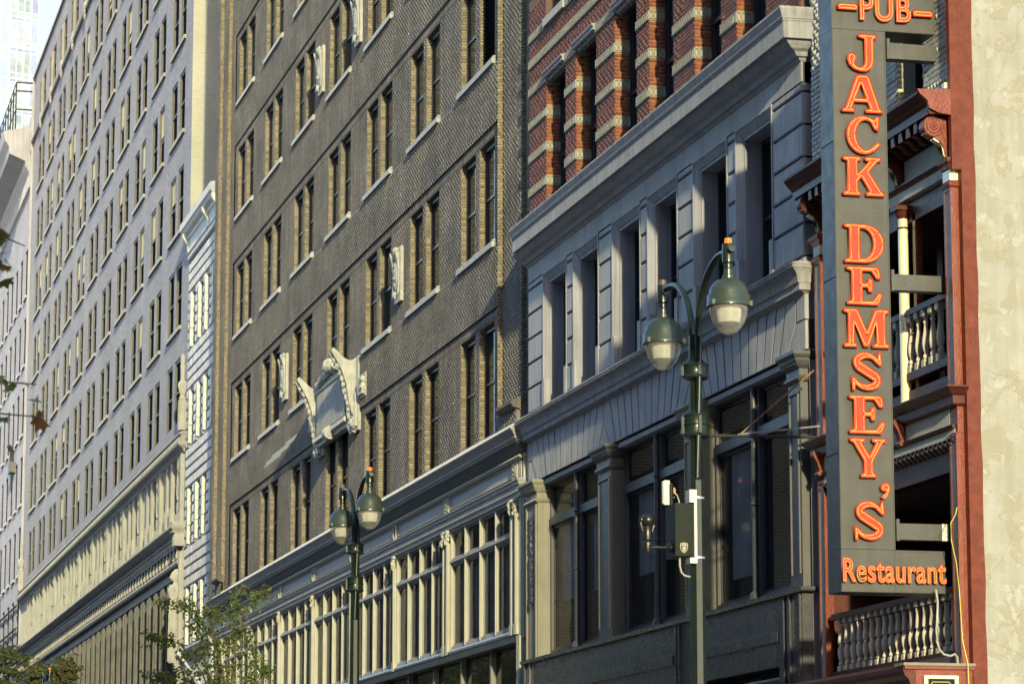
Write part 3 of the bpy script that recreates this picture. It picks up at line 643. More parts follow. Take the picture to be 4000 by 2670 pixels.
m = MB(); m.box(BX0+.02, BX1-.3, .62, 16, 5, 33.0); m.quad((BX0, .0, 5), (BX0, 16, 5), (BX0, 16, 33), (BX0, 0, 33)); m.box(BX0, -102.62, -.222, .1, 33.0, 47); m.box(BX0, BX1, .0, 16, 33.0, 47.01); m.build('core', 'brown_brick_upper', bb)
# corbels under the end strips
for x0, x1, y0, y1 in ((-62.73, -61.42, -.13, .08), (-102.7, -101.4, -.26, -.05)):
    c = MB(); n = 18
    for k in range(n):
        xa = x0+(x1-x0)*k/n; c.prism_x([(y1, 11.12), (y0, 11.03), (y0, 10.97), (y0+.05, 10.90), (y1, 10.86)], xa+.004, xa+(x1-x0)/n-.004)
    c.build('corbel', 'brown_brick', bb)
# windows
fm = MB(); Wd = 1.41
def winmesh(h):
    f = MB(); t_ = .075; y = .105
    f.box(0, t_, y, y+.09, 0, h); f.box(Wd-t_, Wd, y, y+.09, 0, h); f.box(t_, Wd-t_, y, y+.09, h-.09, h); f.box(t_, Wd-t_, y, y+.09, 0, .07); f.box(t_, Wd-t_, y+.02, y+.09, h*.5-.03, h*.5+.03)
    p = MB(); p.box(t_, Wd-t_, y+.05, y+.058, .07, h-.09)
    a = f.build('x', 'window_black'); b = p.build('x', 'glass_dark'); r = (a.data, b.data); a.data.name = 'window'; b.data.name = 'pane'
    bpy.data.objects.remove(a); bpy.data.objects.remove(b); return r
WM = {}
for i, (xa, xb, z0, z1) in enumerate(WINS):
    if z0 > vt(xa)+1: continue
    h = round(z1-z0, 2)
    if h not in WM: WM[h] = winmesh(h)
    w = link('window', WM[h][0], bb, (xa, .05, z0)); link('pane', WM[h][1], w, (xa, .05, z0))
# a louvred vent fills the top right opening
lv = MB(); xa, xb, z0, z1 = SX[6]+1.93, SX[6]+3.33, ROWS[2][0], ROWS[2][1]
z = z0+.06
while z < z1: lv.prism_x([(.10, z), (.115, z), (.21, z+.07), (.195, z+.07)], xa+.03, xb-.03); z += .085
lv.build('louvre', 'window_black', bb)
for sx in SX:
    for r, (z0, z1) in enumerate(ROWS):
        if r == 0 or z0 > vt(sx): continue
        s = MB(); s.prism_x([(-.055, z0-.125), (.05, z0-.125), (.24, z0-.02), (.24, z0+.02), (-.055, z0-.005)], sx, sx+SW)
        for a, b in ((sx, sx+.12), (sx+1.53, sx+1.93), (sx+3.33, sx+SW)): s.box(a, b, -.02, .1, z0-.01, z0+.045)
        s.build('sill', 'sill_stone', bb)
# pale patch of replaced bricks
m = MB()
for k, (xa, xb) in enumerate(((-93.6, -90.6), (-93.3, -89.2), (-92.2, -88.2), (-89.8, -87.9))): m.box(xa, xb, -.004, .01, 13.62+k*.0677+.004, 13.62+(k+1)*.0677-.004)
m.build('patched_bricks', 'terracotta_cream', bb)
# --- carved cartouches (small) on piers
def cartouche(xc, z0, z1, nm='cartouche'):
    w = .72; c = MB(); h = z1-z0; x0 = xc-w/2
    c.box(x0, x0+w, -.035, .06, z0, z1-.0)
    r = bpy_part = c.build(nm, 'terracotta_cream', bb); d = MB()
    # oval shield
    n = 16; cz = z0+h*.55
    pts = []
    for k in range(n):
        a = 2*math.pi*k/n; pts.append((xc+.24*math.cos(a), cz+h*.33*math.sin(a)))
    for (f, y) in ((1.0, -.05), (.92, -.13), (.6, -.17)):
        pass
    rings = [[(xc+(p[0]-xc)*f, y, cz+(p[1]-cz)*f) for p in pts] for f, y in ((1.05, -.048), (1.0, -.085), (.80, -.10), (.72, -.07), (.35, -.11))]
    for a, b in zip(rings, rings[1:]): d.add(a+b, [(i, (i+1) % n, n+(i+1) % n, n+i) for i in range(n)])
    d.add(rings[-1], [tuple(range(n))])
    # curling ends and top scroll: a wing on each side, thick
    for sgn in (-1, 1):
        prof = [(-.05, z0+h*.18), (-.10, z0+h*.10), (-.085, z0+h*.25), (-.08, z0+h*.5), (-.11, z0+h*.74), (-.17, z0+h*.90), (-.165, z0+h*.94), (-.12, z0+h*.89), (-.05, z0+h*.88)]
        xa = xc+sgn*.30; d.prism_x(prof, xa-.04, xa+.04)
    for k in range(7): d.blob((xc+random.uniform(-.2, .2), -.08, z0+h*(.88+.015*k % .1)), (.07, .045, .06), 7, 5, jit=.25)
    d.blob((xc, -.09, z0+h*.94), (.12, .06, .09), 8, 6, jit=.15); d.blob((xc, -.08, z0+h*.12), (.09, .05, .11), 8, 6, jit=.15)
    for k in range(9): d.blob((xc+random.uniform(-.17, .17), -.095, cz+random.uniform(-.25, .25)*h), (.04, .025, .05), 6, 4, jit=.3)
    smooth(d.build('shield', 'terracotta_cream', r), 50)
for xc, z0, z1 in ((-73.35, 15.16, 16.5), (-89.9, 15.16, 16.52), (-84.35, 23.0, 24.34), (-78.85, 23.0, 24.34)): cartouche(xc-.14, z0, z1)
# --- the big carved tablet between floors
TX0, TX1 = -83.9, -79.1
tb = MB(); tb.box(TX0, TX1, -.14, .05, 12.95, 14.62); tab = tb.build('stone_tablet', 'terracotta_cream', bb)
f = MB(); f.box(TX0+.35, TX1-.35, -.20, -.14, 13.25, 14.35); f.build('tablet_panel', 'limestone_grey', tab)
f = MB(); f.sweep([(0, 14.35), (.08, 14.38), (.10, 14.45), (0, 14.5)], [(TX0+.2, -.14), (TX1-.2, -.14)]); f.sweep([(0, 13.05), (.10, 13.08), (.09, 13.2), (0, 13.24)], [(TX0+.2, -.14), (TX1-.2, -.14)]); f.build('tablet_moulding', 'terracotta_cream', tab)
g = MB()       # incised rows, too worn to read
for k, (n, z) in enumerate(((12, 14.08), (15, 13.82), (9, 13.58))):
    for i in range(n): 
        x = TX0+.7+(TX1-TX0-1.4)*(i+.5)/n; g.box(x-.05, x+.03, -.204, -.199, z-.06, z+.06)
g.build('incised_rows', 'grey_stone_rough', tab)
def horn(xc):    # tall curling console
    d = MB(); prof = [(0, 12.70), (-.10, 12.72), (-.16, 12.86), (-.12, 13.05), (-.16, 13.30), (-.22, 13.62), (-.27, 13.95), (-.38, 14.28), (-.56, 14.62), (-.66, 14.78), (-.68, 14.86), (-.62, 14.90), (-.50, 14.80), (-.34, 14.64), (-.22, 14.58), (-.10, 14.60), (0, 14.68)]
    d.prism_x(prof, xc-.16, xc+.16)
    d.prism_x([(y*1.03-.012, z) for y, z in prof[1:10]]+[(y*.8, z) for y, z in prof[1:10]][::-1], xc-.24, xc-.1)
    o = d.build('console', 'terracotta_cream', tab); q = MB()
    for i in range(12):
        t_ = i/11; z = 12.85+1.75*t_; y = np.interp(z, [12.7, 13.05, 13.62, 14.28, 14.62, 14.9], [-.12, -.13, -.23, -.39, -.57, -.68]); q.blob((xc-.05+.05*math.sin(i*2), y-.01, z), (.10, .05, .08), 7, 5, jit=.3)
    q.build('leaf_carving', 'terracotta_cream', o)
    b = MB(); b.box(xc-.5, xc+.52, -.03, .05, 12.74, 14.66); b.box(xc+.10, xc+.42, -.10, -.03, 12.85, 13.7); b.blob((xc+.28, -.10, 12.95), (.12, .08, .16), 8, 6, jit=.2); b.blob((xc+.28, -.10, 13.3), (.1, .07, .2), 8, 6, jit=.2); b.build('console_back', 'terracotta_cream', o)
horn(TX0-.15); horn(TX1+.15)
q = MB()
for i in range(16):
    x = TX0+.5+(TX1-TX0-1.0)*i/15; q.blob((x, -.16, 14.60+.16*math.sin(math.pi*i/15)), (.20, .12, .13), 8, 6, jit=.25)
q.blob(((TX0+TX1)/2, -.22, 14.85), (.38, .20, .20), 10, 8, jit=.08)
q.build('crest_carving', 'terracotta_cream', tab)
s = MB(); s.lathe([(.0, 0), (.16, 0), (.18, .02), (.18, .36), (.16, .38), (0, .38)], (TX0+TX1)/2-.2, -.22, 13.05, 14, 'x'); s.lathe([(0, .38), (.10, .38), (.11, .42), (.05, .44), (.04, .47), (0, .47)], (TX0+TX1)/2-.2, -.22, 13.05, 12, 'x'); s.build('scroll', 'terracotta_cream', tab)
for sgn in (0, 1):
    x0 = TX1+.85 if sgn else TX0-1.55
    b = MB(); b.box(x0, x0+.75, -.02, .05, 13.5, 14.1)
    for k in range(5): b.box(x0+.08+k*.12, x0+.14+k*.12, -.10, -.02, 13.56, 14.0)
    b.blob((x0+.62, -.06, 13.72), .08, 7, 5, jit=.2); b.blob((x0+.62, -.06, 13.92), .07, 7, 5, jit=.2); b.build('side_panel', 'terracotta_cream', tab)

# --- shopfront: entablature
SXL = BX0-.1
MB().prism_x([(.05, 10.65), (.27, 10.72), (.27, 10.2), (-.30, 10.30), (-.30, 10.36), (.0, 10.60)], BX0+.05, BX1-.05).build('weathered_ledge', 'sill_stone', bb)
m = MB(); m.sweep([(0, 10.06), (.12, 10.08), (.17, 10.11), (.175, 10.14), (.215, 10.16), (.22, 10.20), (.24, 10.22), (.27, 10.27), (.315, 10.31), (.33, 10.335), (.33, 10.352), (0, 10.352)], [(SXL, -.02), (BX1-.33, -.02), (BX1-.33, .3)])
m.build('shop_cornice', 'shop_grey', bb)
m = MB(); m.sweep([(0, 9.84), (.02, 9.85), (.05, 9.95), (.12, 10.04), (.16, 10.075), (0, 10.08)], [(SXL, -.02), (BX1-.36, -.02), (BX1-.36, .3)]); m.build('leaf_cove', 'shop_leaf', bb)
lf = MB(); x = SXL+.2
while x < BX1-.45:
    lf.add([(x, -.065, 9.87), (x+.05, -.085, 9.93), (x+.03, -.155, 10.03), (x-.03, -.155, 10.03), (x-.05, -.085, 9.93), (x, -.105, 9.95)], [(0, 1, 5), (1, 2, 5), (2, 3, 5), (3, 4, 5), (4, 0, 5)]); x += .115
tag(lf.build('leaf_moulding', 'shop_leaf', bb), kind='stuff')
m = MB(); m.sweep([(0, 9.77), (.03, 9.78), (.07, 9.80), (.085, 9.825), (.07, 9.85), (0, 9.86)], [(SXL, -.02), (BX1-.37, -.02), (BX1-.37, .3)]); m.build('bead_moulding', 'shop_cream', bb)
m = MB(); m.box(SXL, BX1-.38, 0, .3, 9.021, 9.8); m.build('frieze_board', 'shop_grey', bb)
m = MB(); m.sweep([(0, 9.02), (.05, 9.03), (.06, 9.12), (.085, 9.13), (.09, 9.24), (.12, 9.26), (.13, 9.31), (.15, 9.34), (.15, 9.36), (0, 9.40)], [(SXL, 0.0), (BX1-.40, 0.0), (BX1-.40, .3)]); m.build('architrave', 'shop_grey', bb)
PX = [-61.50, -67.88, -73.60, -79.15, -84.72, -90.30, -95.85, -101.40]
for i, (b, a) in enumerate(zip(PX, PX[1:])):
    p = MB(); x0, x1, z0, z1 = a+.32, b-.32, 9.46, 9.74
    for q in ((x0, x1, z1-.02, z1), (x0, x1, z0, z0+.02), (x0, x0+.05, z0+.02, z1-.02), (x1-.05, x1, z0+.02, z1-.02)): p.box(q[0], q[1], -.025, -.001, q[2], q[3])
    p.build('frieze_panel', 'shop_grey', bb)
for i, x in enumerate(PX):
    r = MB(); n = 20
    if i in (0, 1, 6): 
        r.box(x-.24, x+.24, -.03, -.002, 9.42, 9.78); ring = [(x+.13*math.cos(w), -.04, 9.6+.10*math.sin(w)) for w in np.linspace(0, 2*math.pi, 17)]; r.tube(ring, .018, 5); r.blob((x, -.04, 9.6), (.06, .03, .05))
        for sx_ in (-1, 1): r.box(x+sx_*.21-.02, x+sx_*.21+.02, -.045, -.03, 9.44, 9.76)
        for sx_ in (-1, 1):
            for sz in (-1, 1): r.blob((x+sx_*.15, -.035, 9.6+sz*.13), (.05, .02, .03), 6, 4)
    else:
        for rr in (.17,): r.tube([(x+rr*math.cos(w), -.02, 9.6+.19*math.sin(w)) for w in np.linspace(0, 2*math.pi, 25)], .035, 6)
    smooth(r.build('rosette', 'shop_cream', bb))
# window groups of four lights with transoms
for i, (b, a) in enumerate(zip(PX, PX[1:])):
    dbl_b = i in (0, 1); x1 = b-(.36 if i == 0 else (.30 if i == 1 else .10)); x0 = a+(.30 if i == 0 else .10); yg = .075
    f = MB(); f.box(x0, x1, .01, .12, 8.25, 8.38); f.box(x0, x1, .0, .14, 8.97, 9.02); f.box(x0, x1, .01, .12, 6.38, 6.46); f.box(x0, x1, -.02, .03, 8.29, 8.34)
    wf = f.build('shop_window', 'shop_grey', bb); n = 4; w = (x1-x0)/n
    for k in range(n+1):
        x = x0+w*k; hw = .055
        xa, xb2 = (x, x+.07) if k == 0 else ((x-.07, x) if k == n else (x-hw, x+hw))
        mu = MB(); mu.box(xa, xb2, .012, .12, 6.46, 8.25); mu.box(xa, xb2, .012, .12, 8.38, 8.97); mu.box((xa+xb2)/2-.02, (xa+xb2)/2+.02, -.012, .012, 6.40, 8.97)
        mu.build('mullion', 'shop_cream', wf)
    for k in range(n):
        xa, xb2 = x0+w*k+.06, x0+w*(k+1)-.06
        for z0, z1 in ((6.46, 8.25), (8.38, 8.97)):
            s = MB(); t_ = .045
            s.box(xa, xa+t_, yg-.022, yg+.03, z0, z1); s.box(xb2-t_, xb2, yg-.022, yg+.03, z0, z1); s.box(xa+t_, xb2-t_, yg-.022, yg+.03, z0, z0+t_); s.box(xa+t_, xb2-t_, yg-.022, yg+.03, z1-t_, z1)
            s.build('sash', 'shop_cream' if i > 2 else 'shop_grey', wf)
            MB().box(xa+t_, xb2-t_, yg, yg+.008, z0+t_, z1-t_).build('pane', 'glass_shop', wf)
        bl = MB(); z = 6.5
        while z < 8.22: bl.prism_x([(yg+.12, z), (yg+.13, z+.055), (yg+.135, z+.055), (yg+.125, z)], xa, xb2); z += .06
        bl.build('blind', 'blind', wf)
    MB().box(x0, x1, yg+.5, yg+.52, 6.3, 9.0).build('room_back', 'room_dim', wf)
    MB().sweep([(0, 6.26), (.04, 6.27), (.07, 6.30), (.07, 6.33), (.05, 6.36), (0, 6.385)], [(x0-.02, .0), (x1+.02, .0)]).build('window_sill', 'shop_zinc', wf)
# colonnettes with small leafy capitals
def colonnette(x):
    p = MB(); p.box(x-.085, x+.085, -.05, .22, 6.28, 8.72); p.box(x-.05, x+.05, -.075, -.05, 6.5, 8.72); p.box(x-.11, x+.11, -.08, .22, 6.28, 6.5)
    o = p.build('colonnette', 'shop_cream', bb); c = MB(); c.box(x-.10, x+.10, -.10, .2, 8.96, 9.02)
    for k in range(10): c.blob((x+random.uniform(-.09, .09), -.07+random.uniform(-.03, .02), 8.72+.024*k), (.05, .045, .045), 6, 5, jit=.25)
    c.build('capital', 'shop_cream', o)
for x in (-61.68, -61.38+.08, -68.06, -67.70, -73.60, -79.15, -84.72, -90.30, -95.85, -101.40): colonnette(x)
m = MB(); m.box(-61.22, -60.98, -.02, .3, 6.25, 10.05); m.box(-60.92, BX1-.02, .06, .3, 0, 10.05); m.box(-61.25, -60.98, -.06, .3, 0, 6.24); m.box(-60.98, -60.86, -.0, .3, 6.2, 9.9); m.build('end_strip', 'shop_cream', bb)
# below: dark fascia and bronze panels
m = MB(); m.box(SXL, -61.26, -.06, .3, 6.13, 6.255); m.build('lower_fascia', 'dark_paint', bb)
m = MB(); m.box(SXL, -61.26, .2, .6, 0, 6.13); m.build('lower_wall', 'bronze_panel', bb)
for x in (-64.0, -66.8, -69.6, -72.4, -75.2, -78, -80.8, -83.6): MB().box(x-.06, x+.06, .06, .2, 0, 6.13).build('lower_mullion', 'umber_paint', bb)
for x in (-64.0, -66.8, -69.6, -72.4, -75.2, -78, -80.8): MB().box(x+.06, x+2.74-.1, .17, .178, 0, 6.1).build('lower_pane', 'glass_dark', bb)

# ================================================================ narrow white glazed building
WX0, WX1 = -111.25, -103.34
wb = thing('tiled_building', ((WX0+WX1)/2, 0, 0), 'narrow white glazed-block building squeezed between brown brick and tall grey blocks', 'building')
WWX = [(-110.42, -109.45), (-108.42, -107.50), (-106.80, -105.92), (-104.90, -103.95)]
WROW = [(9.45, 11.45), (13.0, 15.0), (16.58, 18.45), (20.07, 22.0)]
wops = [(a-.16, b, z0, z1) for a, b in WWX for z0, z1 in WROW]
m = MB(); m.wall(WX0, WX1, 9.2, 24.0, .03, wops, .3); m.box(WX0, WX1, .6, 12, 0, 24.2); m.build('backing_wall', 'glazed_joint', wb)
blocks = []; CH = .355
for k in range(int((23.35-9.35)/CH)):
    z0 = 9.35+k*CH+.012; z1 = z0+CH-.024; zm = (z0+z1)/2
    row = sorted([(a, b) for a, b, c, d in wops if c-.02 < zm < d+.02]); s0 = WX0+.01; spans = []
    for a, b in row:
        if a-s0 > .05: spans.append((s0, a))
        s0 = b
    if WX1-s0 > .05: spans.append((s0, WX1))
    for a, b in spans:
        n = max(1, round((b-a)/.58)); w = (b-a)/n; sh = (w*.5 if (k % 2 and n > 2) else 0); e = [a]+[a+w*i+sh for i in range(1 if not sh else 0, n)]+[b]
        for xa, xb in zip(e, e[1:]):
            if xb-xa > .06: blocks.append((xa+.014, xb-.014, z0, z1))
blocks.sort(key=lambda r: -((r[1]-r[0])*(r[3]-r[2])))
bc = {}
for i, (xa, xb, z0, z1) in enumerate(blocks[:300]):
    key = (round(xb-xa, 2), round(z1-z0, 2))
    if key not in bc: o = MB().cbox(0, key[0], 0, .06, 0, key[1], .045).build('x', 'glazed_white'); bc[key] = o.data; o.data.name = 'glazed_block'; bpy.data.objects.remove(o)
    link('glazed_block', bc[key], wb, (xa, -.022+random.uniform(-.006, .006), z0))
if len(blocks) > 300:
    m = MB()
    for xa, xb, z0, z1 in blocks[300:]: m.cbox(xa, xb, -.022+random.uniform(-.006, .006), .04, z0, z1, .045)
    tag(m.build('glazed_blocks', 'glazed_white', wb), kind='stuff')
for a, b in WWX:
    for z0, z1 in WROW:
        s = MB(); z = z0; k = 0
        while z < z1-.05:
            h = min(.66, z1-z); s.box(a-.17, a+.02+(.03 if k % 2 else 0), -.05, .11, z+.008, z+h-.008); z += h; k += 1
        jb_ = s.build('window_jamb', 'glazed_cream', wb)
        f = MB(); f.box(a+.055, a+.10, .10, .2, z0, z1); f.box(b-.07, b, .10, .2, z0, z1); f.box(a+.10, b-.07, .10, .2, z1-.08, z1); f.box(a+.10, b-.07, .10, .2, (z0+z1)/2-.03, (z0+z1)/2+.03)
        wf = f.build('window', 'window_black', wb); MB().box(a+.10, b-.07, .13, .14, z0, z1-.08).build('pane', 'glass_far', wf)
m = MB(); m.sweep([(0, 23.30), (.06, 23.36), (.06, 23.5), (.10, 23.55), (.10, 23.95), (.14, 24.0), (.16, 24.1), (.26, 24.2), (.32, 24.32), (.36, 24.36), (.36, 24.62), (0, 24.70)], [(WX0-.1, 0), (WX1-.35, 0)]); m.build('cornice', 'glazed_white', wb)
for x in (-110.9, -106.0, -103.7): MB().prism_x([(0, 23.5), (-.12, 23.55), (-.14, 23.8), (-.3, 24.05), (-.34, 24.2), (0, 24.25)], x-.12, x+.12).build('cornice_bracket', 'glazed_cream', wb)
m = MB(); m.sweep([(0, 9.0), (.1, 9.02), (.2, 9.1), (.25, 9.2), (.25, 9.24), (0, 9.34)], [(WX0, 0), (WX1+.02, 0)]); m.build('belt_course', 'glazed_white', wb)
m = MB(); m.wall(WX0, WX1, 0, 9.0, .02, [(-110.4, -104.4, 3, 7.6)], .3); m.box(-110.6, -104.2, -.02, .02, 7.7, 8.7); m.box(WX1-.9, WX1-.3, -.08, .02, 0, 9.0); m.build('lower_front', 'glazed_white', wb)
MB().box(-110.4, -104.4, .25, .27, 3, 7.6).build('lower_pane', 'glass_far', wb)

mat('far_blind', (0.42, 0.38, 0.26), .8, .1, 1.)
# ================================================================ tall grey-white brick block with limestone base
FX0, FX1 = -179.5, -111.30
fb = thing('tall_brick_block', ((FX0+FX1)/2, 0, 0), 'tall pale brick block with paired windows, limestone base and row of carved heads', 'building')
PITCH = 5.88; FROWS = [(17.75, 20.15), (21.30, 23.72), (24.98, 27.40), (28.68, 31.05), (32.26, 34.70), (35.92, 38.36), (39.58, 42.0), (43.85, 45.75)]
FW = []
for i in range(11):
    x = -116.92-PITCH*i
    for xa, xb in ((x, x+1.52), (x+2.20, x+3.66)):
        for z0, z1 in FROWS: FW.append((xa, xb, z0, z1))
m = MB(); m.wall(FX0, FX1, 16.9, 47.2, 0, FW, .26, 0, 1); m.build('front_wall', ['far_brick', 'far_jamb'], fb)
m = MB(); m.quad((FX1, 0, 12.9), (FX1, 14, 12.9), (FX1, 14, 47.2), (FX1, 0, 47.2)); m.box(FX0, FX1-.02, .5, 14, 0, 47.15); m.build('side_wall', ['far_side_brick'], fb)
fwm = {}
for xa, xb, z0, z1 in FW:
    if z0 > vis_top(xa)+3.5: continue
    key = (round(xb-xa, 2), round(z1-z0, 2))
    if key not in fwm:
        w, h = key; f = MB(); t_ = .09
        f.box(0, t_, .16, .24, 0, h); f.box(w-t_, w, .16, .24, 0, h); f.box(t_, w-t_, .16, .24, h-.1, h); f.box(t_, w-t_, .165, .24, h*.48, h*.48+.07); f.box(t_, w-t_, .16, .24, 0, .07); f.box(w*.5-.0, w*.5+.0, .16, .2, 0, 0)
        o = f.build('x', 'window_bronze'); p = MB().box(t_, w-t_, .205, .215, .07, h-.1).build('x', 'glass_far'); fwm[key] = (o.data, p.data); bpy.data.objects.remove(o); bpy.data.objects.remove(p)
    if random.random() < .16:
        hb = key[1]*random.uniform(.3, .6); o = MB().box(.10, key[0]-.10, .198, .204, key[1]-.1-hb, key[1]-.1).build('blind', 'far_blind', fb); o.location = (xa, -.128, z0)
    w_ = link('window', fwm[key][0], fb, (xa, -.128, z0)); link('pane', fwm[key][1], w_, (xa, -.128, z0))
slm = MB().box(0, 3.9, -.09, .2, -.15, 0).build('x', 'limestone_grey'); sl = slm.data; bpy.data.objects.remove(slm)
for i in range(11):
    x = -116.92-PITCH*i
    for z0, z1 in FROWS:
        if z0 < vis_top(x)+3 and 20 < z0 < 43: link('sill', sl, fb, (x-.12, 0, z0))
# upper storey trim: rope moulding with bosses, parapet
m = MB(); m.tube([(FX0, -.06, 43.2), (FX1, -.06, 43.2)], .09, 8); m.box(FX0, FX1, -.07, .0, 43.36, 43.46); m.build('rope_moulding', 'limestone_grey', fb)
for i in range(12):
    x = -114.0-PITCH*i-.9
    b = MB(); b.blob((x, -.1, 43.3), (.3, .10, .36), 9, 7, jit=.2); b.blob((x, -.12, 42.9), (.16, .06, .2), 8, 6, jit=.2); b.box(x-.12, x+.12, -.1, 0, 43.5, 45.6); b.build('carved_boss', 'limestone_grey', fb)
MB().box(FX0-.1, FX1+.05, -.12, .4, 46.95, 47.25).build('parapet_coping', 'far_stone_left', fb)
# limestone middle: upper belt, attic colonnade, main cornice, row of heads
m = MB(); m.sweep([(0, 16.42), (.05, 16.46), (.10, 16.55), (.22, 16.62), (.28, 16.66), (.30, 16.74), (.18, 16.78), (.18, 17.02), (.24, 17.06), (.24, 17.12), (0, 17.2)], [(FX0, 0), (FX1-.3, 0), (FX1-.3, .3)]); m.build('upper_belt', 'limestone_grey', fb)
dn = MB(); x = FX0+.2
while x < FX1-.4: dn.box(x, x+.12, -.215, -.17, 16.82, 16.98); x += .24
tag(dn.build('belt_fret', 'limestone', fb), kind='stuff')
m = MB(); aops = []
for i in range(11):
    x = -113.62-PITCH*i
    for k in range(3): aops.append((x-.0-1.38*k-.95, x-1.38*k, 14.35, 16.38))
m.wall(FX0, FX1-.02, 13.6, 16.45, .02, aops, .35, 0, 0); m.build('attic_wall', 'limestone', fb)
for i in range(11):
    x = -113.62-PITCH*i
    for k in range(3):
        xa, xb = x-1.38*k-.95, x-1.38*k
        MB().box(xa+.002, xb-.002, .09, .11, 14.36, 16.37).build('attic_pane', 'glass_far', fb)
        if k < 2:
            p = MB(); p.box(xa-.42, xa-.02, -.06, .02, 14.75, 16.40); p.box(xa-.46, xa+.02, -.10, .02, 13.6, 14.75); p.build('attic_pier', 'limestone', fb)
    xo = x+.95
    if xo > FX1-.4: xo = FX1-.85
    p = MB(); p.box(xo-.8, xo+.55, -.03, .02, 13.6, 16.42); p.box(xo+.58, xo+.82, -.10, .02, 13.6, 16.42); p.box(xo-.85, xo+.4, -.10, -.03, 13.6, 14.35)
    for q in range(4): p.box(xo-.52+q*.28, xo-.40+q*.28, -.07, -.03, 15.95, 16.4)
    for q in range(4): p.box(xo-.52+q*.28, xo-.40+q*.28, -.07, -.03, 14.4, 14.75)
    o = p.build('attic_panel', 'limestone', fb)
    r = MB(); r.tube([(xo-.05+.46*math.cos(w), -.045, 15.35+.55*math.sin(w)) for w in np.linspace(0, 2*math.pi, 21)], .035, 6); r.blob((xo-.05, -.03, 15.35), (.36, .035, .45), 12, 8); smooth(r.build('medallion', 'limestone', o))
m = MB(); m.sweep([(0, 13.02), (.20, 13.03), (.20, 13.32), (.24, 13.34), (.24, 13.44), (.34, 13.50), (.46, 13.60), (.52, 13.66), (.52, 13.74), (0, 13.9)], [(FX0-.2, 0), (FX1-.35, 0), (FX1-.35, .3)]); m.build('main_cornice', 'limestone_grey', fb)
dn = MB(); x = FX0
while x < FX1-.4: dn.box(x, x+.09, -.235, -.195, 13.13, 13.29); x += .18
tag(dn.build('dentils', 'limestone', fb), kind='stuff')
hm = MB(); hm.blob((0, -.09, .0), (.16, .045, .20), 8, 7, jit=.12); hm.blob((0, -.13, -.08), (.09, .03, .10), 7, 5, jit=.1); hm.blob((0, -.09, .15), (.17, .04, .10), 7, 5, jit=.2)
ho = hm.build('x', 'limestone'); hme = ho.data; hme.shade_smooth(); bpy.data.objects.remove(ho)
x = FX1-.75
while x > FX0: link('carved_head', hme, fb, (x, -.06, 12.78)); x -= .93
m = MB(); m.tube([(FX0, -.06, 12.50), (FX1-.6, -.06, 12.50)], .13, 9); m.box(FX0, FX1-.1, -.03, .1, 12.6, 13.05); m.build('rope_band', 'limestone_grey', fb)
m = MB(); m.box(FX0, FX1-.1, .0, .3, 12.05, 12.42); m.build('fascia', 'limestone_grey', fb)
eb = MB(); eb.box(FX1-.62, FX1-.02, -.36, .02, 13.03, 13.5); eb.box(FX1-.70, FX1+.02, -.44, .02, 13.5, 13.62); eb.sweep([(0, 13.62), (.1, 13.75), (.12, 13.88), (0, 13.9)], [(FX1-.62, .0), (FX1-.62, -.34), (FX1-.04, -.34), (FX1-.04, 0)]); eb.build('cornice_block', 'limestone', fb)
# urn finials on the belt ends
def finial(x, zb, s=1.0):
    p = MB(); p.lathe([(r*.6, h*.66) for r, h in ((.16, 0), (.22, .1), (.12, .25), (.20, .5), (.28, .75), (.26, .95), (.12, 1.1), (.10, 1.5), (.12, 1.9), (.07, 2.0), (.12, 2.2), (.10, 2.45), (.0, 2.6))], x, -.12, zb, 12); p.box(x-.2, x+.2, -.25, .1, zb-1.1, zb)
    smooth(p.build('finial', 'limestone', fb))
finial(FX1-.35, 18.3); finial(FX0+.5, 18.3)
# corner: pilaster with a standing carved figure
m = MB(); m.box(FX1-.42, FX1-.05, -.16, .1, 0, 12.85); m.box(FX1-.5, FX1-.02, -.25, .1, 8.6, 8.9); m.build('corner_pilaster', 'limestone', fb)
cf = MB(); cx = FX1-.62
cf.lathe([(.0, 8.85), (.22, 8.9), (.24, 9.3), (.21, 9.9), (.20, 10.35), (.25, 10.6), (.24, 10.85), (.19, 11.0), (.25, 11.3), (.29, 11.5), (.22, 11.66), (.10, 11.72), (.09, 11.80)], cx, -.20, 0, 14); cf.blob((cx, -.22, 11.98), (.16, .18, .21), 12, 9); cf.blob((cx+.02, -.16, 12.08), (.18, .17, .17), 10, 7, jit=.06); cf.blob((cx, -.39, 11.95), (.03, .04, .05), 6, 4)
cf.tube([(cx-.25, -.2, 11.5), (cx-.3, -.25, 11.1), (cx-.14, -.38, 10.9)], [.08, .07, .05], 8); cf.tube([(cx+.25, -.2, 11.5), (cx+.3, -.25, 11.1), (cx+.14, -.38, 10.95)], [.08, .07, .05], 8)
for k in range(7): 
    a = -2.6+k*.35; cf.tube([(cx+.22*math.cos(a), -.20+.22*math.sin(a), 10.7), (cx+.24*math.cos(a), -.20+.24*math.sin(a), 8.95)], .025, 5)
smooth(cf.build('carved_figure', 'limestone', fb), 60)
# tall dark fins of the lower storeys
x = -113.2
MB().box(FX0, FX1-.7, .36, .38, 0, 12.05).build('lower_glass', 'glass_far', fb)
while x > FX0+.5:
    p = MB(); p.box(x-.30, x+.30, .05, .36, 0, 12.04); p.box(x-.22, x+.22, -.04, .05, 0, 11.98); p.box(x-.10, x+.10, -.09, -.04, 0, 11.9); p.build('fin', 'far_fin', fb)
    for z in (9.6, 8.4): MB().box(x-1.68, x-.30, .25, .355, z, z+.35).build('spandrel', 'window_black', fb)
    x -= 1.98
MB().box(FX0-.02, FX0+.12, -.12, .2, 14, 47).build('downpipe', 'far_stone_left', fb)

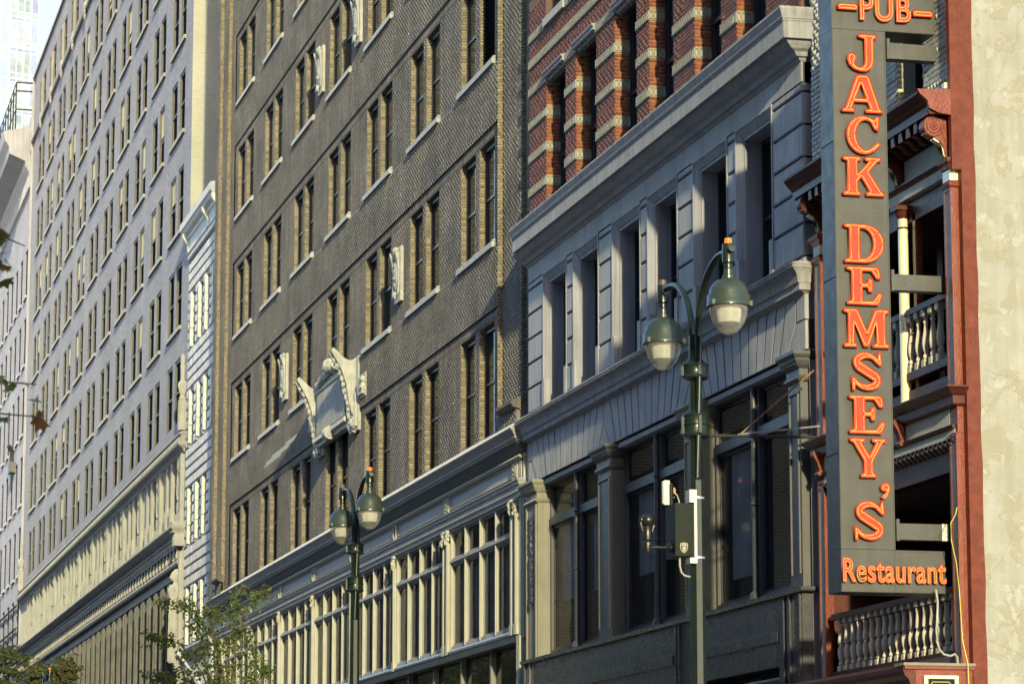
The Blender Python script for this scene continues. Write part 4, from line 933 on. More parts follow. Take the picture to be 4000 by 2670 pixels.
# ================================================================ building further left: big cornice, single windows
LX0, LX1 = -262.0, -179.62
lb = thing('corniced_building', ((LX0+LX1)/2, 0, 0), 'pale far building with a heavy overhanging cornice and railing at the left edge', 'building')
LW = []
for i in range(22):
    x = -182.75-3.38*i
    for k in range(9): LW.append((x, x+1.5, 38.45-4.05*k-3.9, 38.45-4.05*k-1.15))
m = MB(); m.wall(LX0, LX1, 10, 42.4, 0, LW, .25); m.box(LX0, LX1, .5, 14, 0, 42.3); m.build('front_wall', 'far_brick_left', lb)
wp = MB().box(0, 1.5, .06, .08, 0, 2.75).build('x', 'glass_far'); wpm = wp.data; bpy.data.objects.remove(wp)
sp = MB().box(-.1, 1.6, -.1, .1, -.16, 0).build('x', 'far_stone_left'); spm = sp.data; bpy.data.objects.remove(sp)
for a, b, c, d in LW:
    if a > -216 and c > 11: w_ = link('window', wpm, lb, (a, 0, c)); link('sill', spm, lb, (a, 0, c))
m = MB(); m.sweep([(0, 40.6), (.15, 40.7), (.15, 41.5), (.35, 41.9), (.4, 42.2), (1.3, 42.6), (1.35, 43.0), (1.6, 43.4), (1.7, 43.9), (0, 44.3)], [(LX0, 0), (LX1-.35, 0)]); m.build('cornice', 'far_stone_left', lb)
m = MB(); m.box(LX0, LX1-.3, .3, 12, 44.1, 46.0); m.build('attic', 'far_stone_left', lb)
rl = MB()
for z in (45.3, 46.4, 46.9): rl.tube([(LX0, -1.0, z), (LX1-.6, -1.0, z)], .03, 6)
x = LX1-.6
while x > LX0: rl.tube([(x, -1.0, 44.0), (x, -1.0, 46.9)], .05, 6); x -= 1.9
for z in (45.3, 46.4, 46.9): rl.tube([(LX1-.6, -1.0, z), (LX1-.6, 4, z)], .05, 6)
rl.build('railing', 'iron', lb)
# fire escape on it
fe = thing('fire_escape', (-188, -.1, 10), 'dark iron fire escape on the pale building at the lower left edge', 'fire escape')
fr = MB()
for z in (12.2, 13.9, 15.3, 16.6):
    fr.tube([(-197, -1.1, z), (-181.2, -1.1, z)], .07, 6); fr.tube([(-197, -.1, z), (-181.2, -.1, z)], .06, 6)
for x in (-181.3, -184.3, -188, -191.5, -195): fr.tube([(x, -1.1, 11.5), (x, -1.1, 16.9)], .08, 6)
fr.build('frame', 'iron', fe)
st = MB(); st.tube([(-195, -.8, 11.8), (-185, -.8, 15.0)], .09, 6); st.tube([(-193, -.8, 15.3), (-186, -.8, 12.2)], .07, 6); st.build('stair', 'iron', fe)
pf = MB(); pf.box(-197, -181.1, -1.15, -.05, 11.2, 12.15); pf.build('platform', 'iron', fe)
# a small wall-mounted unit
ac = thing('ventilation_unit', (-186, -.3, 22), 'small dark ventilation box under a window at the left edge', 'vent')
u = MB(); u.box(-187.2, -186.0, -.35, 0, 24.8, 25.4); u.build('casing', 'iron', ac); u = MB(); u.tube([(-186.6, -.2, 25.4), (-186.6, -.2, 26.1), (-186.4, -.4, 26.4)], .14, 8); u.build('duct', 'iron', ac)

# ================================================================ glass tower behind
gt = thing('glass_tower', (-412, 16, 0), 'tall glass tower against the white sky at the upper left', 'tower')
A, B_, C_ = Vector((-430, -14.0)), Vector((-407.0, 15.6)), Vector((-408.5, 19.35)); D_ = Vector((-480, 20)); E_ = Vector((-490, -10))
def glasstower():
    m = MB(); pts = [A, B_, C_, D_, E_]; n = 5
    m.add([(p.x, p.y, 0) for p in pts]+[(p.x, p.y, 170) for p in pts], [(i, (i+1) % n, n+(i+1) % n, n+i) for i in range(n)]+[(5, 6, 7, 8, 9)])
    return m.build('core', 'black_void', gt)
glasstower()
mat('tower_glass_b', (0.36, 0.42, 0.44), .12, .35, .35, metal=.35, wave=.35, wscale=.7); mat('tower_glass_c', (0.30, 0.34, 0.50), .15, .2, .4, metal=.3); mat('tower_glass_d', (0.46, 0.56, 0.78), .12, .12, .3, metal=.4, wave=.06, wscale=.3)
def facade(P, Q, ncol, hs, mats, z0, z1):
    d = (Q-P); L = d.length; t = d/L; nrm = Vector((t.y, -t.x)); z = z0; r = 0
    cw = L/ncol
    while z < z1:
        h = hs[r % len(hs)]
        for c in range(ncol):
            a = P+t*(cw*c+.05); b = P+t*(cw*(c+1)-.05); o = nrm*.06; j = random.uniform(-.02, .02)
            MB().quad((a.x+o.x, a.y+o.y, z+.06), (b.x+o.x+j, b.y+o.y+j, z+.06), (b.x+o.x+j, b.y+o.y+j, z+h-.06), (a.x+o.x, a.y+o.y, z+h-.06)).build('tower_pane', mats[(r+(c*7 % 5 == 1 and r % 3 == 0)) % len(mats)], gt)
        z += h; r += 1
    mm = MB(); z = z0; r = 0
    while z < z1:
        a = P+nrm*.12; b = Q+nrm*.12; mm.quad((a.x, a.y, z-.07), (b.x, b.y, z-.07), (b.x, b.y, z+.07), (a.x, a.y, z+.07)); z += hs[r % len(hs)]; r += 1
    for c in range(ncol+1):
        a = P+t*(cw*c); mm.tube([(a.x+nrm.x*.1, a.y+nrm.y*.1, z0), (a.x+nrm.x*.1, a.y+nrm.y*.1, z1)], .06, 4)
    mm.build('mullion_grid', 'tower_mullion', gt)
facade(B_, C_, 4, [2.9, .55, .75], ['tower_glass_b', 'tower_glass_c', 'tower_glass_b'], 80, 124)
facade(B_+(A-B_).normalized()*4.4, B_, 3, [2.4, 1.7], ['tower_glass_d'], 80, 124)

# ================================================================ red painted pub house
QX0, QX1 = -43.22, -37.60
pb = thing('pub_building', (-40.4, .14, 0), 'red and grey painted pub house with balustraded balconies behind the tall sign', 'building')
def pr(name, m, mb, par=None, sm=None):
    o = mb.build(name, m, par or pb)
    if sm: smooth(o, sm)
    return o
# stucco flank, red painted edge
m = MB(); m.quad((QX1, .33, 0), (QX1, 16, 0), (QX1, 16, 22), (QX1, .33, 22)); pr('stucco_flank', 'stucco', m)
e = MB(); zs = np.arange(0, 20.01, .25)
for za, zb_ in zip(zs, zs[1:]):      # uneven painted margin, a skin of its own on the stucco
    w0, w1 = .335+.006*math.sin(za*5)+.004*math.sin(za*17), .335+.006*math.sin(zb_*5)+.004*math.sin(zb_*17)
    e.quad((QX1+.006, .145, za), (QX1+.006, w0, za), (QX1+.006, w1, zb_), (QX1+.006, .145, zb_)); e.quad((QX1+.006, w0, za), (QX1-.01, w0, za), (QX1-.01, w1, zb_), (QX1+.006, w1, zb_))
e.quad((QX1+.006, .145, 0), (QX1-.14, .145, 0), (QX1-.14, .145, 11.35), (QX1+.006, .145, 11.35)); e.box(QX1-.10, QX1+.004, .02, .16, 10.62, 20); pr('red_wall_edge', 'pub_red_wall', e)
# loggia interior
m = MB(); m.box(QX0, QX1-.16, 2.6, 2.7, 0, 11.6); m.box(QX0, QX0+.1, .2, 2.6, 0, 11.6); m.box(QX1-.2, QX1-.16, .2, 2.6, 0, 11.6); pr('loggia_wall', 'pub_maroon', m)
for z in (6.70, 10.45):
    bd = MB(); y = .16
    while y < 2.6: bd.box(QX0+.1, QX1-.2, y+.004, y+.076, z+.06, z+.1); y += .08
    pr('ceiling_boards', 'pub_boards', bd)
for z in (4.22, 7.62): pr('loggia_floor', 'pub_boards', MB().box(QX0+.02, QX1-.2, .05, 2.6, z, z+.12))
pr('inner_partition', 'pub_maroon', MB().box(-40.45, -40.25, .9, 2.6, 7.7, 10.5))
pr('inner_door', 'black_void', MB().box(-42.0, -39.0, 2.55, 2.6, 4.4, 6.5))
# end pilasters with recessed panel
for x0, x1 in ((-37.97, -37.72), (-43.16, -42.88)):
    for z0, z1 in ((4.2, 7.18), (7.78, 10.42)):
        p = MB(); p.box(x0, x1, .055, .16, z0, z1); p.box(x0, x0+.045, .035, .055, z0, z1); p.box(x1-.045, x1, .035, .055, z0, z1); p.box(x0+.045, x1-.045, .035, .055, z1-.05, z1)
        o = pr('pilaster', 'pub_red', p); pr('pilaster_panel', 'pub_grey', MB().box(x0+.055, x1-.055, .047, .0549, z0, z1-.06), o)
    c = MB(); c.box(x0-.0, x1+.0, .03, .16, 10.50, 10.64); o = pr('pilaster_block', 'pub_grey' if x0 < -40 else 'pub_cream', c)
    c = MB(); c.sweep([(0, 10.40), (.03, 10.42), (.04, 10.46), (0, 10.50)], [(x0, .16), (x0, .04), (x1, .04), (x1, .16)]); c.sweep([(0, 10.64), (.02, 10.66), (.03, 10.71), (.06, 10.74), (.07, 10.79), (0, 10.80)], [(x0, .16), (x0, .04), (x1, .04), (x1, .16)]); pr('pilaster_cap', 'pub_red', c)
# free-standing column on the second balcony
def column(x, y, z0, z1):
    c = MB(); c.lathe([(.12, 0), (.12, .03), (.10, .06), (.085, .08), (.074, .12), (.068, z1-z0-.3), (.066, z1-z0-.28), (.066, z1-z0-.12)], x, y, z0, 20); o = pr('column', 'pub_cream', c, sm=50)
    b = MB(); b.lathe([(.115, -.01), (.125, .015), (.11, .04), (.085, .05)], x, y, z0, 20); b.lathe([(.068, 0), (.085, .012), (.068, .026)], x, y, z1-.28, 20); b.lathe([(.068, 0), (.075, .02), (.11, .08), (.12, .12)], x, y, z1-.14, 20); b.box(x-.13, x+.13, y-.13, y+.13, z1-.03, z1+.03); pr('column_trim', 'pub_maroon', b, o, 40)
column(-39.62, .09, 7.74, 10.50); column(-41.4, .09, 7.74, 10.50)
for x in (-39.44, -41.22):
    pr('post', 'pub_red', MB().box(x, x+.10, .16, .26, 7.74, 10.4))
    h = MB(); h.tube([(x+.12, .15, 8.75), (x+.02, .10, 8.75)], .012, 6); h.tube([(x+.12, .15, 8.62), (x+.02, .10, 8.62)], .012, 6); pr('clamp', 'rust_rod', h)
# balustrades
BAL = [(.055, 0), (.055, .10), (.040, .105), (.040, .12), (.050, .135), (.050, .15), (.034, .17), (.030, .19), (.044, .22), (.056, .28), (.058, .33), (.048, .41), (.034, .49), (.026, .56), (.026, .585), (.038, .60), (.038, .615), (.026, .63), (.032, .66), (.050, .685), (.055, .69), (.055, .78)]
BAL2 = [(.052, 0), (.052, .075), (.030, .078), (.046, .09), (.050, .105), (.038, .125), (.036, .16), (.048, .19), (.057, .25), (.054, .31), (.036, .36), (.030, .375), (.052, .39), (.054, .395), (.048, .45), (.040, .53), (.038, .58), (.046, .65), (.053, .668), (.053, .74)]
def balmesh(prof, sq):
    m = MB(); body = prof[2:-2]; m.lathe(body, 0, 0, 0, 16)
    for (r, z0), (_, z1) in ((prof[0], prof[1]), (prof[-2], prof[-1])): m.box(-r, r, -r, r, z0, z1)
    o = m.build('x', 'pub_baluster'); smooth(o, 35); d = o.data; d.name = 'baluster'; bpy.data.objects.remove(o); return d
bm1, bm2 = balmesh(BAL, 1), balmesh(BAL2, 1)
def balustrade(x0, x1, y, z0, zr, me, xs):
    r = MB(); r.box(x0, x1, y-.07, y+.07, zr, zr+.055); r.box(x0, x1, y-.055, y+.055, zr+.057, zr+.085); r.box(x0, x1, y-.06, y+.06, z0-.11, z0); o = pr('balustrade_rail', 'pub_maroon', r)
    for x in xs: link('baluster', me, pb, (x, y, z0))
balustrade(-43.0, -37.9, .13, 8.22, 9.0, bm1, [-38.42-.262*i for i in range(17) if abs(-38.42-.262*i+39.62) > .12])
balustrade(-42.75, -37.9, .12, 4.40, 5.14, bm2, [-38.13-.2555*i for i in range(18)])
pr('kick_board', 'pub_maroon', MB().box(-43.1, -37.95, .10, .14, 7.75, 7.98))
# lower beam: dentil row, frieze panels, cornice
pr('beam', 'pub_maroon', MB().box(QX0+.25, QX1-.3, .12, .30, 6.72, 7.03))
d = MB(); x = -42.75
while x < -37.95: d.prism_x([(.02, 7.12), (.02, 7.05), (.10, 6.99), (.14, 6.99), (.14, 7.12)], x, x+.08); x += .165
pr('dentil_row', 'pub_boards', d)
pr('frieze_strip', 'pub_grey', MB().box(-42.9, QX1-.2, .05, .2, 7.12, 7.24)); pr('frieze_base', 'pub_maroon', MB().box(-42.92, QX1-.2, .02, .2, 7.075, 7.119))
pr('frieze_moulding', 'pub_maroon', MB().sweep([(0, 7.24), (.04, 7.25), (.05, 7.29), (0, 7.31)], [(-43.0, .06), (QX1-.2, .06)]))
for x0, x1 in ((-42.9, -41.5), (-41.3, -39.8), (-39.58, -37.98)):
    pr('frieze_panel', 'pub_grey', MB().box(x0, x1, .055, .2, 7.31, 7.60))
    b = MB(); b.prism_x([(.05, 7.60), (-.10, 7.60), (-.10, 7.54), (-.03, 7.42), (.0, 7.30), (.05, 7.28)], x0-.17, x0-.03); b.lathe([(0, 0), (.035, 0), (.035, .16), (0, .16)], x0-.18, -.0, 7.28, 10, 'x'); pr('console_bracket', 'pub_red', b)
m = MB(); m.sweep([(0, 7.60), (.06, 7.61), (.08, 7.63), (.08, 7.73), (.11, 7.75), (.16, 7.80), (.20, 7.83), (.20, 7.85), (0, 7.88)], [(QX0-.0, .2), (QX0+.0, .06), (QX1-.14, .06), (QX1-.14, .16)]); m.v = [(x, y, z-.08) for x, y, z in m.v]; pr('lower_cornice', 'pub_maroon', m)
pr('frieze_end', 'pub_red', MB().box(-37.975, -37.72, .058, .16, 7.185, 7.52))
# upper entablature
pr('upper_beam', 'pub_maroon', MB().box(QX0+.3, QX1-.36, .16, .34, 10.30, 10.58))
pr('architrave', 'pub_grey', MB().box(-42.9, -37.75, .07, .3, 10.60, 10.73))
pr('architrave_moulding', 'pub_maroon', MB().sweep([(0, 10.73), (.02, 10.74), (.05, 10.79), (.05, 10.81), (0, 10.83)], [(-42.95, .07), (-37.72, .07)]))
for x0, x1 in ((-42.75, -41.45), (-41.2, -39.75), (-39.5, -37.85)): pr('upper_frieze_panel', 'pub_grey', MB().box(x0, x1, .085, .3, 10.83, 11.13))
pr('frieze_back', 'pub_maroon', MB().box(-42.95, -37.72, .10, .32, 10.80, 11.3))
for x in (-42.86, -41.33, -39.62, -37.86):
    b = MB(); n = 18      # scroll console: a round volute above a tapering curved foot
    foot = [(.10, 10.78), (.02, 10.78), (.0, 10.84), (-.02, 10.95), (-.07, 11.03), (-.15, 11.08), (-.27, 11.12), (-.27, 11.30), (.10, 11.36)]
    b.prism_x(foot, x-.075, x+.075); b.lathe([(0, -.09), (.135, -.09), (.145, -.08), (.145, .08), (.135, .09), (0, .09)], x, -.155, 11.225, 20, 'x')
    for rr in (.10, .055): b.tube([(x+.092, -.155+rr*math.cos(w), 11.225+rr*math.sin(w)) for w in np.linspace(0, 2*math.pi, 19)], .008, 5)
    b.blob((x+.09, -.155, 11.225), (.02, .03, .03), 8, 6); b.box(x-.085, x+.085, -.02, .05, 11.05, 11.10)
    o = pr('scroll_bracket', 'pub_red' if x > -38 else 'pub_maroon', b, sm=40)
    f = MB()
    for k in (-1, 1): f.prism_x([(.005, 10.82), (-.012, 10.84), (-.035, 10.95), (-.08, 11.035), (-.15, 11.075), (-.15, 11.05), (-.06, 11.0), (-.015, 10.93)], x+k*.035-.018, x+k*.035+.018)
    pr('bracket_leaf', 'pub_cream', f, o)
x = -42.5
while x < -38.1:
    if all(abs(x-c) > .18 for c in (-42.86, -41.33, -39.62, -37.86)):
        b = MB(); b.prism_x([(.10, 11.17), (.02, 11.13), (-.05, 11.15), (-.10, 11.22), (-.17, 11.24), (-.24, 11.22), (-.24, 11.36), (.10, 11.36)], x-.06, x+.06); pr('modillion', 'pub_maroon', b)
    x += .285
pr('soffit_board', 'pub_maroon', MB().box(QX0+.1, QX1-.13, -.26, .2, 11.36, 11.40))
m = MB(); m.sweep([(0, 11.36), (.30, 11.36), (.30, 11.47), (.32, 11.49), (.34, 11.52), (.36, 11.53), (.40, 11.58), (.44, 11.63), (.445, 11.665), (0, 11.72)], [(QX0-.02, .05), (QX1-.06, .05)]); pr('upper_cornice', 'pub_maroon', m)
cb = MB(); cb.prism_x([(-.44, 11.665), (.10, 11.69), (.10, 11.28), (.03, 11.34), (-.14, 11.36), (-.28, 11.42), (-.30, 11.52), (-.40, 11.60)], QX1-.06, QX1+.003); pr('cornice_end', 'pub_red', cb)
# painted brick upper wall: two piers, open balcony between
pops = [(-39.60, -38.66, 11.72, 15)]
m = MB(); m.wall(QX0+.02, -37.73, 11.70, 15.2, .062, pops, .25); pr('upper_wall', 'pub_brick_joint', m)
rec = brick_rows(QX0+.02, -37.735, 11.72, 15.2, lambda x, z: .05, pops, course=.076, Ln=.215, jt=.011, head=6)
rec = single_bricks(rec, 300, 'pub_brick_single', pb, proud=.012)
tag(brick_mesh('brickwork', rec, 'pub_brick', pb, proud=.012, jit=.0015, hue=0), kind='stuff')
jr = []
for k in range(50): jr.append((.055, .155, 11.76+k*.076, 11.76+k*.076+.066, -37.725, False)); jr.append((.055, .135, 11.80+k*.076, 11.80+k*.076+.066, -39.595, False))
tag(brick_mesh('jamb_bricks', jr, 'pub_cream', pb, proud=.01, jit=.001, face='x', hue=0), kind='stuff')
pr('jamb_base', 'pub_cream', MB().box(-37.80, -37.71, -.02, .12, 11.66, 11.80))
pr('balcony_post', 'pub_maroon', MB().box(-39.5, -38.3, .9, 1.0, 11.7, 15)); pr('balcony_rail', 'pub_maroon', MB().box(-39.6, -38.0, .42, .55, 12.0, 12.14))
for x in (-38.95, -38.7): link('baluster', bm1, pb, (x, .48, 12.14))
pr('upper_back', 'black_void', MB().box(QX0, -37.75, 1.2, 1.3, 11.7, 15.2))
# ground storey: projecting shopfront with cornice and a menu case
pr('shopfront', 'pub_maroon', MB().box(QX0+.02, QX1-.35, -.62, .2, 0, 4.0))
m = MB(); m.sweep([(0, 3.74), (.03, 3.80), (.03, 3.88), (.07, 3.92), (.10, 4.0), (.15, 4.05), (.17, 4.10), (.17, 4.15), (0, 4.22)], [(QX0-.35, -.62), (QX1-.02, -.62)]); pr('shop_cornice', 'pub_maroon', m)
eb = MB(); eb.box(QX1-.30, QX1-.02, -.62, .16, 0, 4.12); eb.box(QX1-.30, QX1+.012, -.78, .16, 4.125, 4.165); o = pr('end_block', 'pub_red', eb)
pr('end_block_cap', 'umber_paint', MB().box(QX1-.32, QX1+.03, -.80, .17, 4.168, 4.205), o)
fm_ = MB(); y0, y1, z1 = -.53, -.07, 4.045
fm_.box(QX1-.02, QX1+.035, y0, y0+.05, 3.2, z1); fm_.box(QX1-.02, QX1+.035, y1-.05, y1, 3.2, z1); fm_.box(QX1-.02, QX1+.035, y0+.05, y1-.05, z1-.04, z1)
o2 = pr('menu_frame', 'pub_cream', fm_); pr('menu_board', 'black_void', MB().box(QX1-.02, QX1+.01, y0+.05, y1-.05, 3.2, z1-.042), o2)
gl = MB(); gl.tube([(QX1+.013, y0+.09, 3.2), (QX1+.013, y0+.09, 3.93), (QX1+.013, y0+.12, 3.965), (QX1+.013, y1-.12, 3.965), (QX1+.013, y1-.09, 3.93), (QX1+.013, y1-.09, 3.2)], .005, 5); pr('gilt_line', 'gilt', gl, o2)
pr('roof', 'roof_tar', MB().box(QX0, QX1, 1.3, 16, 21.9, 22))
# cables on the front
yc = MB(); yc.tube([(-37.66, .0, 6.2), (-37.66, -.02, 6.11), (-37.62, -.105, 5.99), (-37.60, -.11, 5.76), (-37.60, -.05, 5.48), (-37.60, -.02, 5.15), (-37.58, .0, 4.5), (-37.54, .05, 4.2), (-37.53, .06, 3.6)], .006, 8)
tag(yc.build('yellow_cable', 'yellow_cable'), 'thin yellow cable hanging down beside the red pilaster', 'cable')
cd = MB(); cd.tube([(-37.9, -.22, 5.16), (-37.85, -.22, 5.0), (-37.85, -.225, 4.83), (-37.83, -.25, 4.66), (-37.8, -.26, 4.5), (-37.8, -.23, 4.39), (-37.8, -.17, 4.33), (-37.8, -.08, 4.31), (-37.8, -.02, 4.335), (-37.8, .01, 4.30), (-37.8, .02, 4.2)], .016, 8)
tag(smooth(cd.build('conduit', 'conduit_grey')), 'grey bendy conduit hanging under the restaurant sign before the balusters', 'conduit')
# iron bracket with stays at the left end of the pub front
ib = thing('iron_bracket', (-42.9, -.1, 7.8), 'thin iron bracket rod with two stays left of the tall sign', 'bracket')
MB().tube([(-42.9, -.02, 7.80), (-42.9, -1.60, 7.775)], .022, 8).build('rod', 'iron', ib)
MB().blob((-42.9, -1.63, 7.775), .035, 8, 6).build('rod_knob', 'iron', ib)
MB().tube([(-42.9, -1.25, 7.80), (-42.9, .0, 7.965)], .014, 6).build('stay', 'zinc_rod', ib)
MB().tube([(-42.9, -1.22, 7.80), (-42.9, -.08, 8.78)], .014, 6).build('stay', 'rust_rod', ib)

# ================================================================ the projecting neon sign
sg = thing('neon_sign', (-38.25, -1.0, 9), "tall dark projecting sign reading PUB JACK DEMSEY'S Restaurant in orange neon letters", 'sign')
X0, X1 = -38.50, -38.0
b = MB(); b.box(X0, X1, -1.46, -.72, 5.67, 12.515); b.box(X0, X1, -1.46, -.05, 5.12, 5.665); b.box(X0, X1, -1.46, -.02, 12.52, 14.3)
sb = b.build('sign_box', ['sign_metal'], sg)
sb.data.materials.append(MATS['sign_edge'])
for p in sb.data.polygons:
    if p.normal.y < -.9: p.material_index = 1
tr = MB()
for y in (-1.455, -.735): tr.box(X1, X1+.008, y, y+.013, 5.15, 12.5)
tr.box(X1, X1+.008, -.73, -.06, 5.645, 5.66); tr.box(X1, X1+.008, -.065, -.052, 5.14, 5.64); tr.box(X1, X1+.008, -1.44, -.065, 5.125, 5.14); tr.box(X1, X1+.008, -.72, -.02, 12.525, 12.54); tr.box(X1, X1+.008, -.035, -.022, 12.54, 14.3)
tr.build('trim_strip', 'sign_metal', sg)
for z in (12.535, 10.1, 8.02, 5.685): MB().box(X1, X1+.003, -1.44, -.74, z, z+.006).build('seam', 'sign_edge', sg)
for z in (6.9, 9.2, 11.0): MB().box(X0+.0, X1-.01, -1.4635, -1.4605, z, z+.012).build('seam', 'black_void', sg)
for z0, z1 in ((12.20, 12.41), (9.09, 9.30), (5.82, 6.03)):
    a = MB(); a.box(-38.33, -38.15, -.62, .16, z0, z1); o = a.build('support_arm', 'sign_steel', sg)
    MB().box(-38.40, -38.10, -.66, -.62, z0-.02, z1+.05).build('arm_plate', 'sign_steel', o); MB().box(-38.38, -38.2, -.72, -.66, z0, z1).build('arm_stub', 'black_void', o)
    if z0 < 6: MB().box(-38.34, -38.143, -.02, .07, z0-.004, z1+.006).build('tape_wrap', 'tape_clear', o)
def arc(cx, cy, rx, ry, a0, a1, n=14): return [(cx+rx*math.cos(R(a0+(a1-a0)*i/n)), cy+ry*math.sin(R(a0+(a1-a0)*i/n))) for i in range(n+1)]
def stroke_s():
    c = arc(.50, .735, .30, .175, 18, 238, 16)+arc(.50, .265, .33, .175, 58, -158, 16)
    P = [np.array(p) for p in c]; l, r = [], []; N = len(P)
    for i, p in enumerate(P):
        t = P[min(i+1, N-1)]-P[max(i-1, 0)]; t /= np.linalg.norm(t); n = np.array((-t[1], t[0])); w = .062+.065*math.sin(math.pi*i/(N-1))**1.5
        l.append(tuple(p+n*w)); r.append(tuple(p-n*w))
    return [[(.89, .64), (.98, .64), (.95, 1.0), (.86, 1.0)]+r+[(.11, .36), (.02, .36), (.05, 0.0), (.14, 0.0)]+l[::-1]]
GL = {
 'E': [[(0,0),(.88,0),(1,.32),(.87,.33),(.72,.12),(.44,.11),(.44,.45),(.57,.45),(.60,.34),(.72,.34),(.72,.70),(.60,.70),(.57,.58),(.44,.58),(.44,.88),(.68,.88),(.82,.68),(.95,.69),(.90,1),(0,1),(0,.91),(.13,.88),(.13,.12),(0,.09)]],
 'J': [[(.38,1),(1,1),(1,.91),(.89,.87),(.89,.30),(.86,.17),(.77,.06),(.62,0),(.42,0),(.22,.05),(.07,.15),(0,.29),(.02,.42),(.11,.49),(.22,.48),(.30,.42),(.31,.34),(.26,.28),(.24,.22),(.31,.14),(.42,.11),(.53,.14),(.58,.24),(.58,.87),(.38,.91)]],
 'A': [[(0,0),(.33,0),(.33,.09),(.25,.11),(.30,.27),(.62,.27),(.68,.11),(.57,.09),(.57,0),(1,0),(1,.09),(.93,.11),(.66,1),(.37,1),(.08,.11),(0,.09)],[(.34,.38),(.59,.38),(.47,.76)]],
 'C': [arc(.50,.5,.50,.50,58,300,26)+[(.80,.09),(1.0,.27),(.92,.34)]+arc(.56,.5,.28,.38,-48,-302,22)+[(.80,.66),(.92,.60),(.96,1.0),(.86,.99),(.80,.91)]],
 'K': [[(0,0),(.43,0),(.43,.09),(.36,.12),(.36,.37),(.44,.46),(.63,.12),(.55,.09),(.55,0),(1,0),(1,.09),(.93,.12),(.63,.62),(.84,.88),(.94,.91),(.94,1),(.53,1),(.53,.91),(.62,.88),(.36,.56),(.36,.88),(.45,.91),(.45,1),(0,1),(0,.91),(.10,.88),(.10,.12),(0,.09)]],
 'D': [[(0,0)]+arc(.50,.5,.50,.50,-90,90,18)+[(0,1),(0,.91),(.12,.88),(.12,.12),(0,.09)],[(.40,.12)]+arc(.46,.5,.26,.38,-90,90,14)+[(.40,.88)]],
 'M': [[(0,0),(.30,0),(.30,.09),(.23,.12),(.23,.66),(.43,.02),(.55,.02),(.71,.66),(.71,.12),(.62,.09),(.62,0),(1,0),(1,.09),(.92,.12),(.92,.88),(1,.91),(1,1),(.69,1),(.505,.42),(.31,1),(0,1),(0,.91),(.09,.88),(.09,.12),(0,.09)]],
 'Y': [[(.28,0),(.72,0),(.72,.09),(.63,.12),(.63,.42),(.90,.88),(1,.91),(1,1),(.60,1),(.60,.91),(.70,.88),(.53,.57),(.34,.88),(.43,.91),(.43,1),(0,1),(0,.91),(.09,.88),(.37,.42),(.37,.12),(.28,.09)]],
 "'": [[(.15,0),(.45,.12),(.75,.32),(.95,.60),(.92,.85),(.72,1),(.40,1),(.12,.86),(.04,.66),(.15,.50),(.38,.44),(.55,.46),(.48,.28),(.28,.16),(.10,.12)]],
 'S': stroke_s(),
 '-': [[(0,0),(1,0),(1,1),(0,1)]],
}
def inset(poly, d, sy, sz, hole):
    P = [np.array((p[0]*sy, p[1]*sz)) for p in poly]; n = len(P); A_ = sum(P[i][0]*P[(i+1) % n][1]-P[(i+1) % n][0]*P[i][1] for i in range(n)); s = 1 if A_ > 0 else -1
    if hole: s = -s
    out = []
    for i in range(n):
        a, b_ = P[i]-P[i-1], P[(i+1) % n]-P[i]; a = a/(np.linalg.norm(a)+1e-9); b_ = b_/(np.linalg.norm(b_)+1e-9)
        na, nb = np.array((-a[1], a[0]))*s, np.array((-b_[1], b_[0]))*s; k = na+nb; l = max(np.linalg.norm(k)**2/2, .45); out.append(P[i]+k/l*d*1.0/1.0*.98 if True else 0)
    return out
def letter_mesh(contours, y0, z0, sy, sz, xa, xb):
    cu_ = bpy.data.curves.new('x', 'CURVE'); cu_.dimensions = '2D'; cu_.fill_mode = 'BOTH'; cu_.extrude = (xb-xa)/2
    for c in contours:
        s = cu_.splines.new('POLY'); s.points.add(len(c)-1); s.use_cyclic_u = True
        for p, (u, v) in zip(s.points, c): p.co = (u*sy, v*sz, 0, 1)
    o = bpy.data.objects.new('x', cu_); COL.objects.link(o); bpy.context.view_layer.update()
    me = bpy.data.meshes.new_from_object(o.evaluated_get(bpy.context.evaluated_depsgraph_get())); bpy.data.objects.remove(o)
    xm = (xa+xb)/2
    me.transform(Matrix(((0, 0, 1, xm), (1, 0, 0, y0), (0, 1, 0, z0), (0, 0, 0, 1))))
    me.materials.clear(); me.materials.append(MATS['letter_face']); me.materials.append(MATS['letter_side'])
    me.update()
    for p in me.polygons: p.material_index = 0 if p.normal.x > .8 or p.normal.x < -.8 else 1
    return me
LXA, LXB = -37.996, -37.935
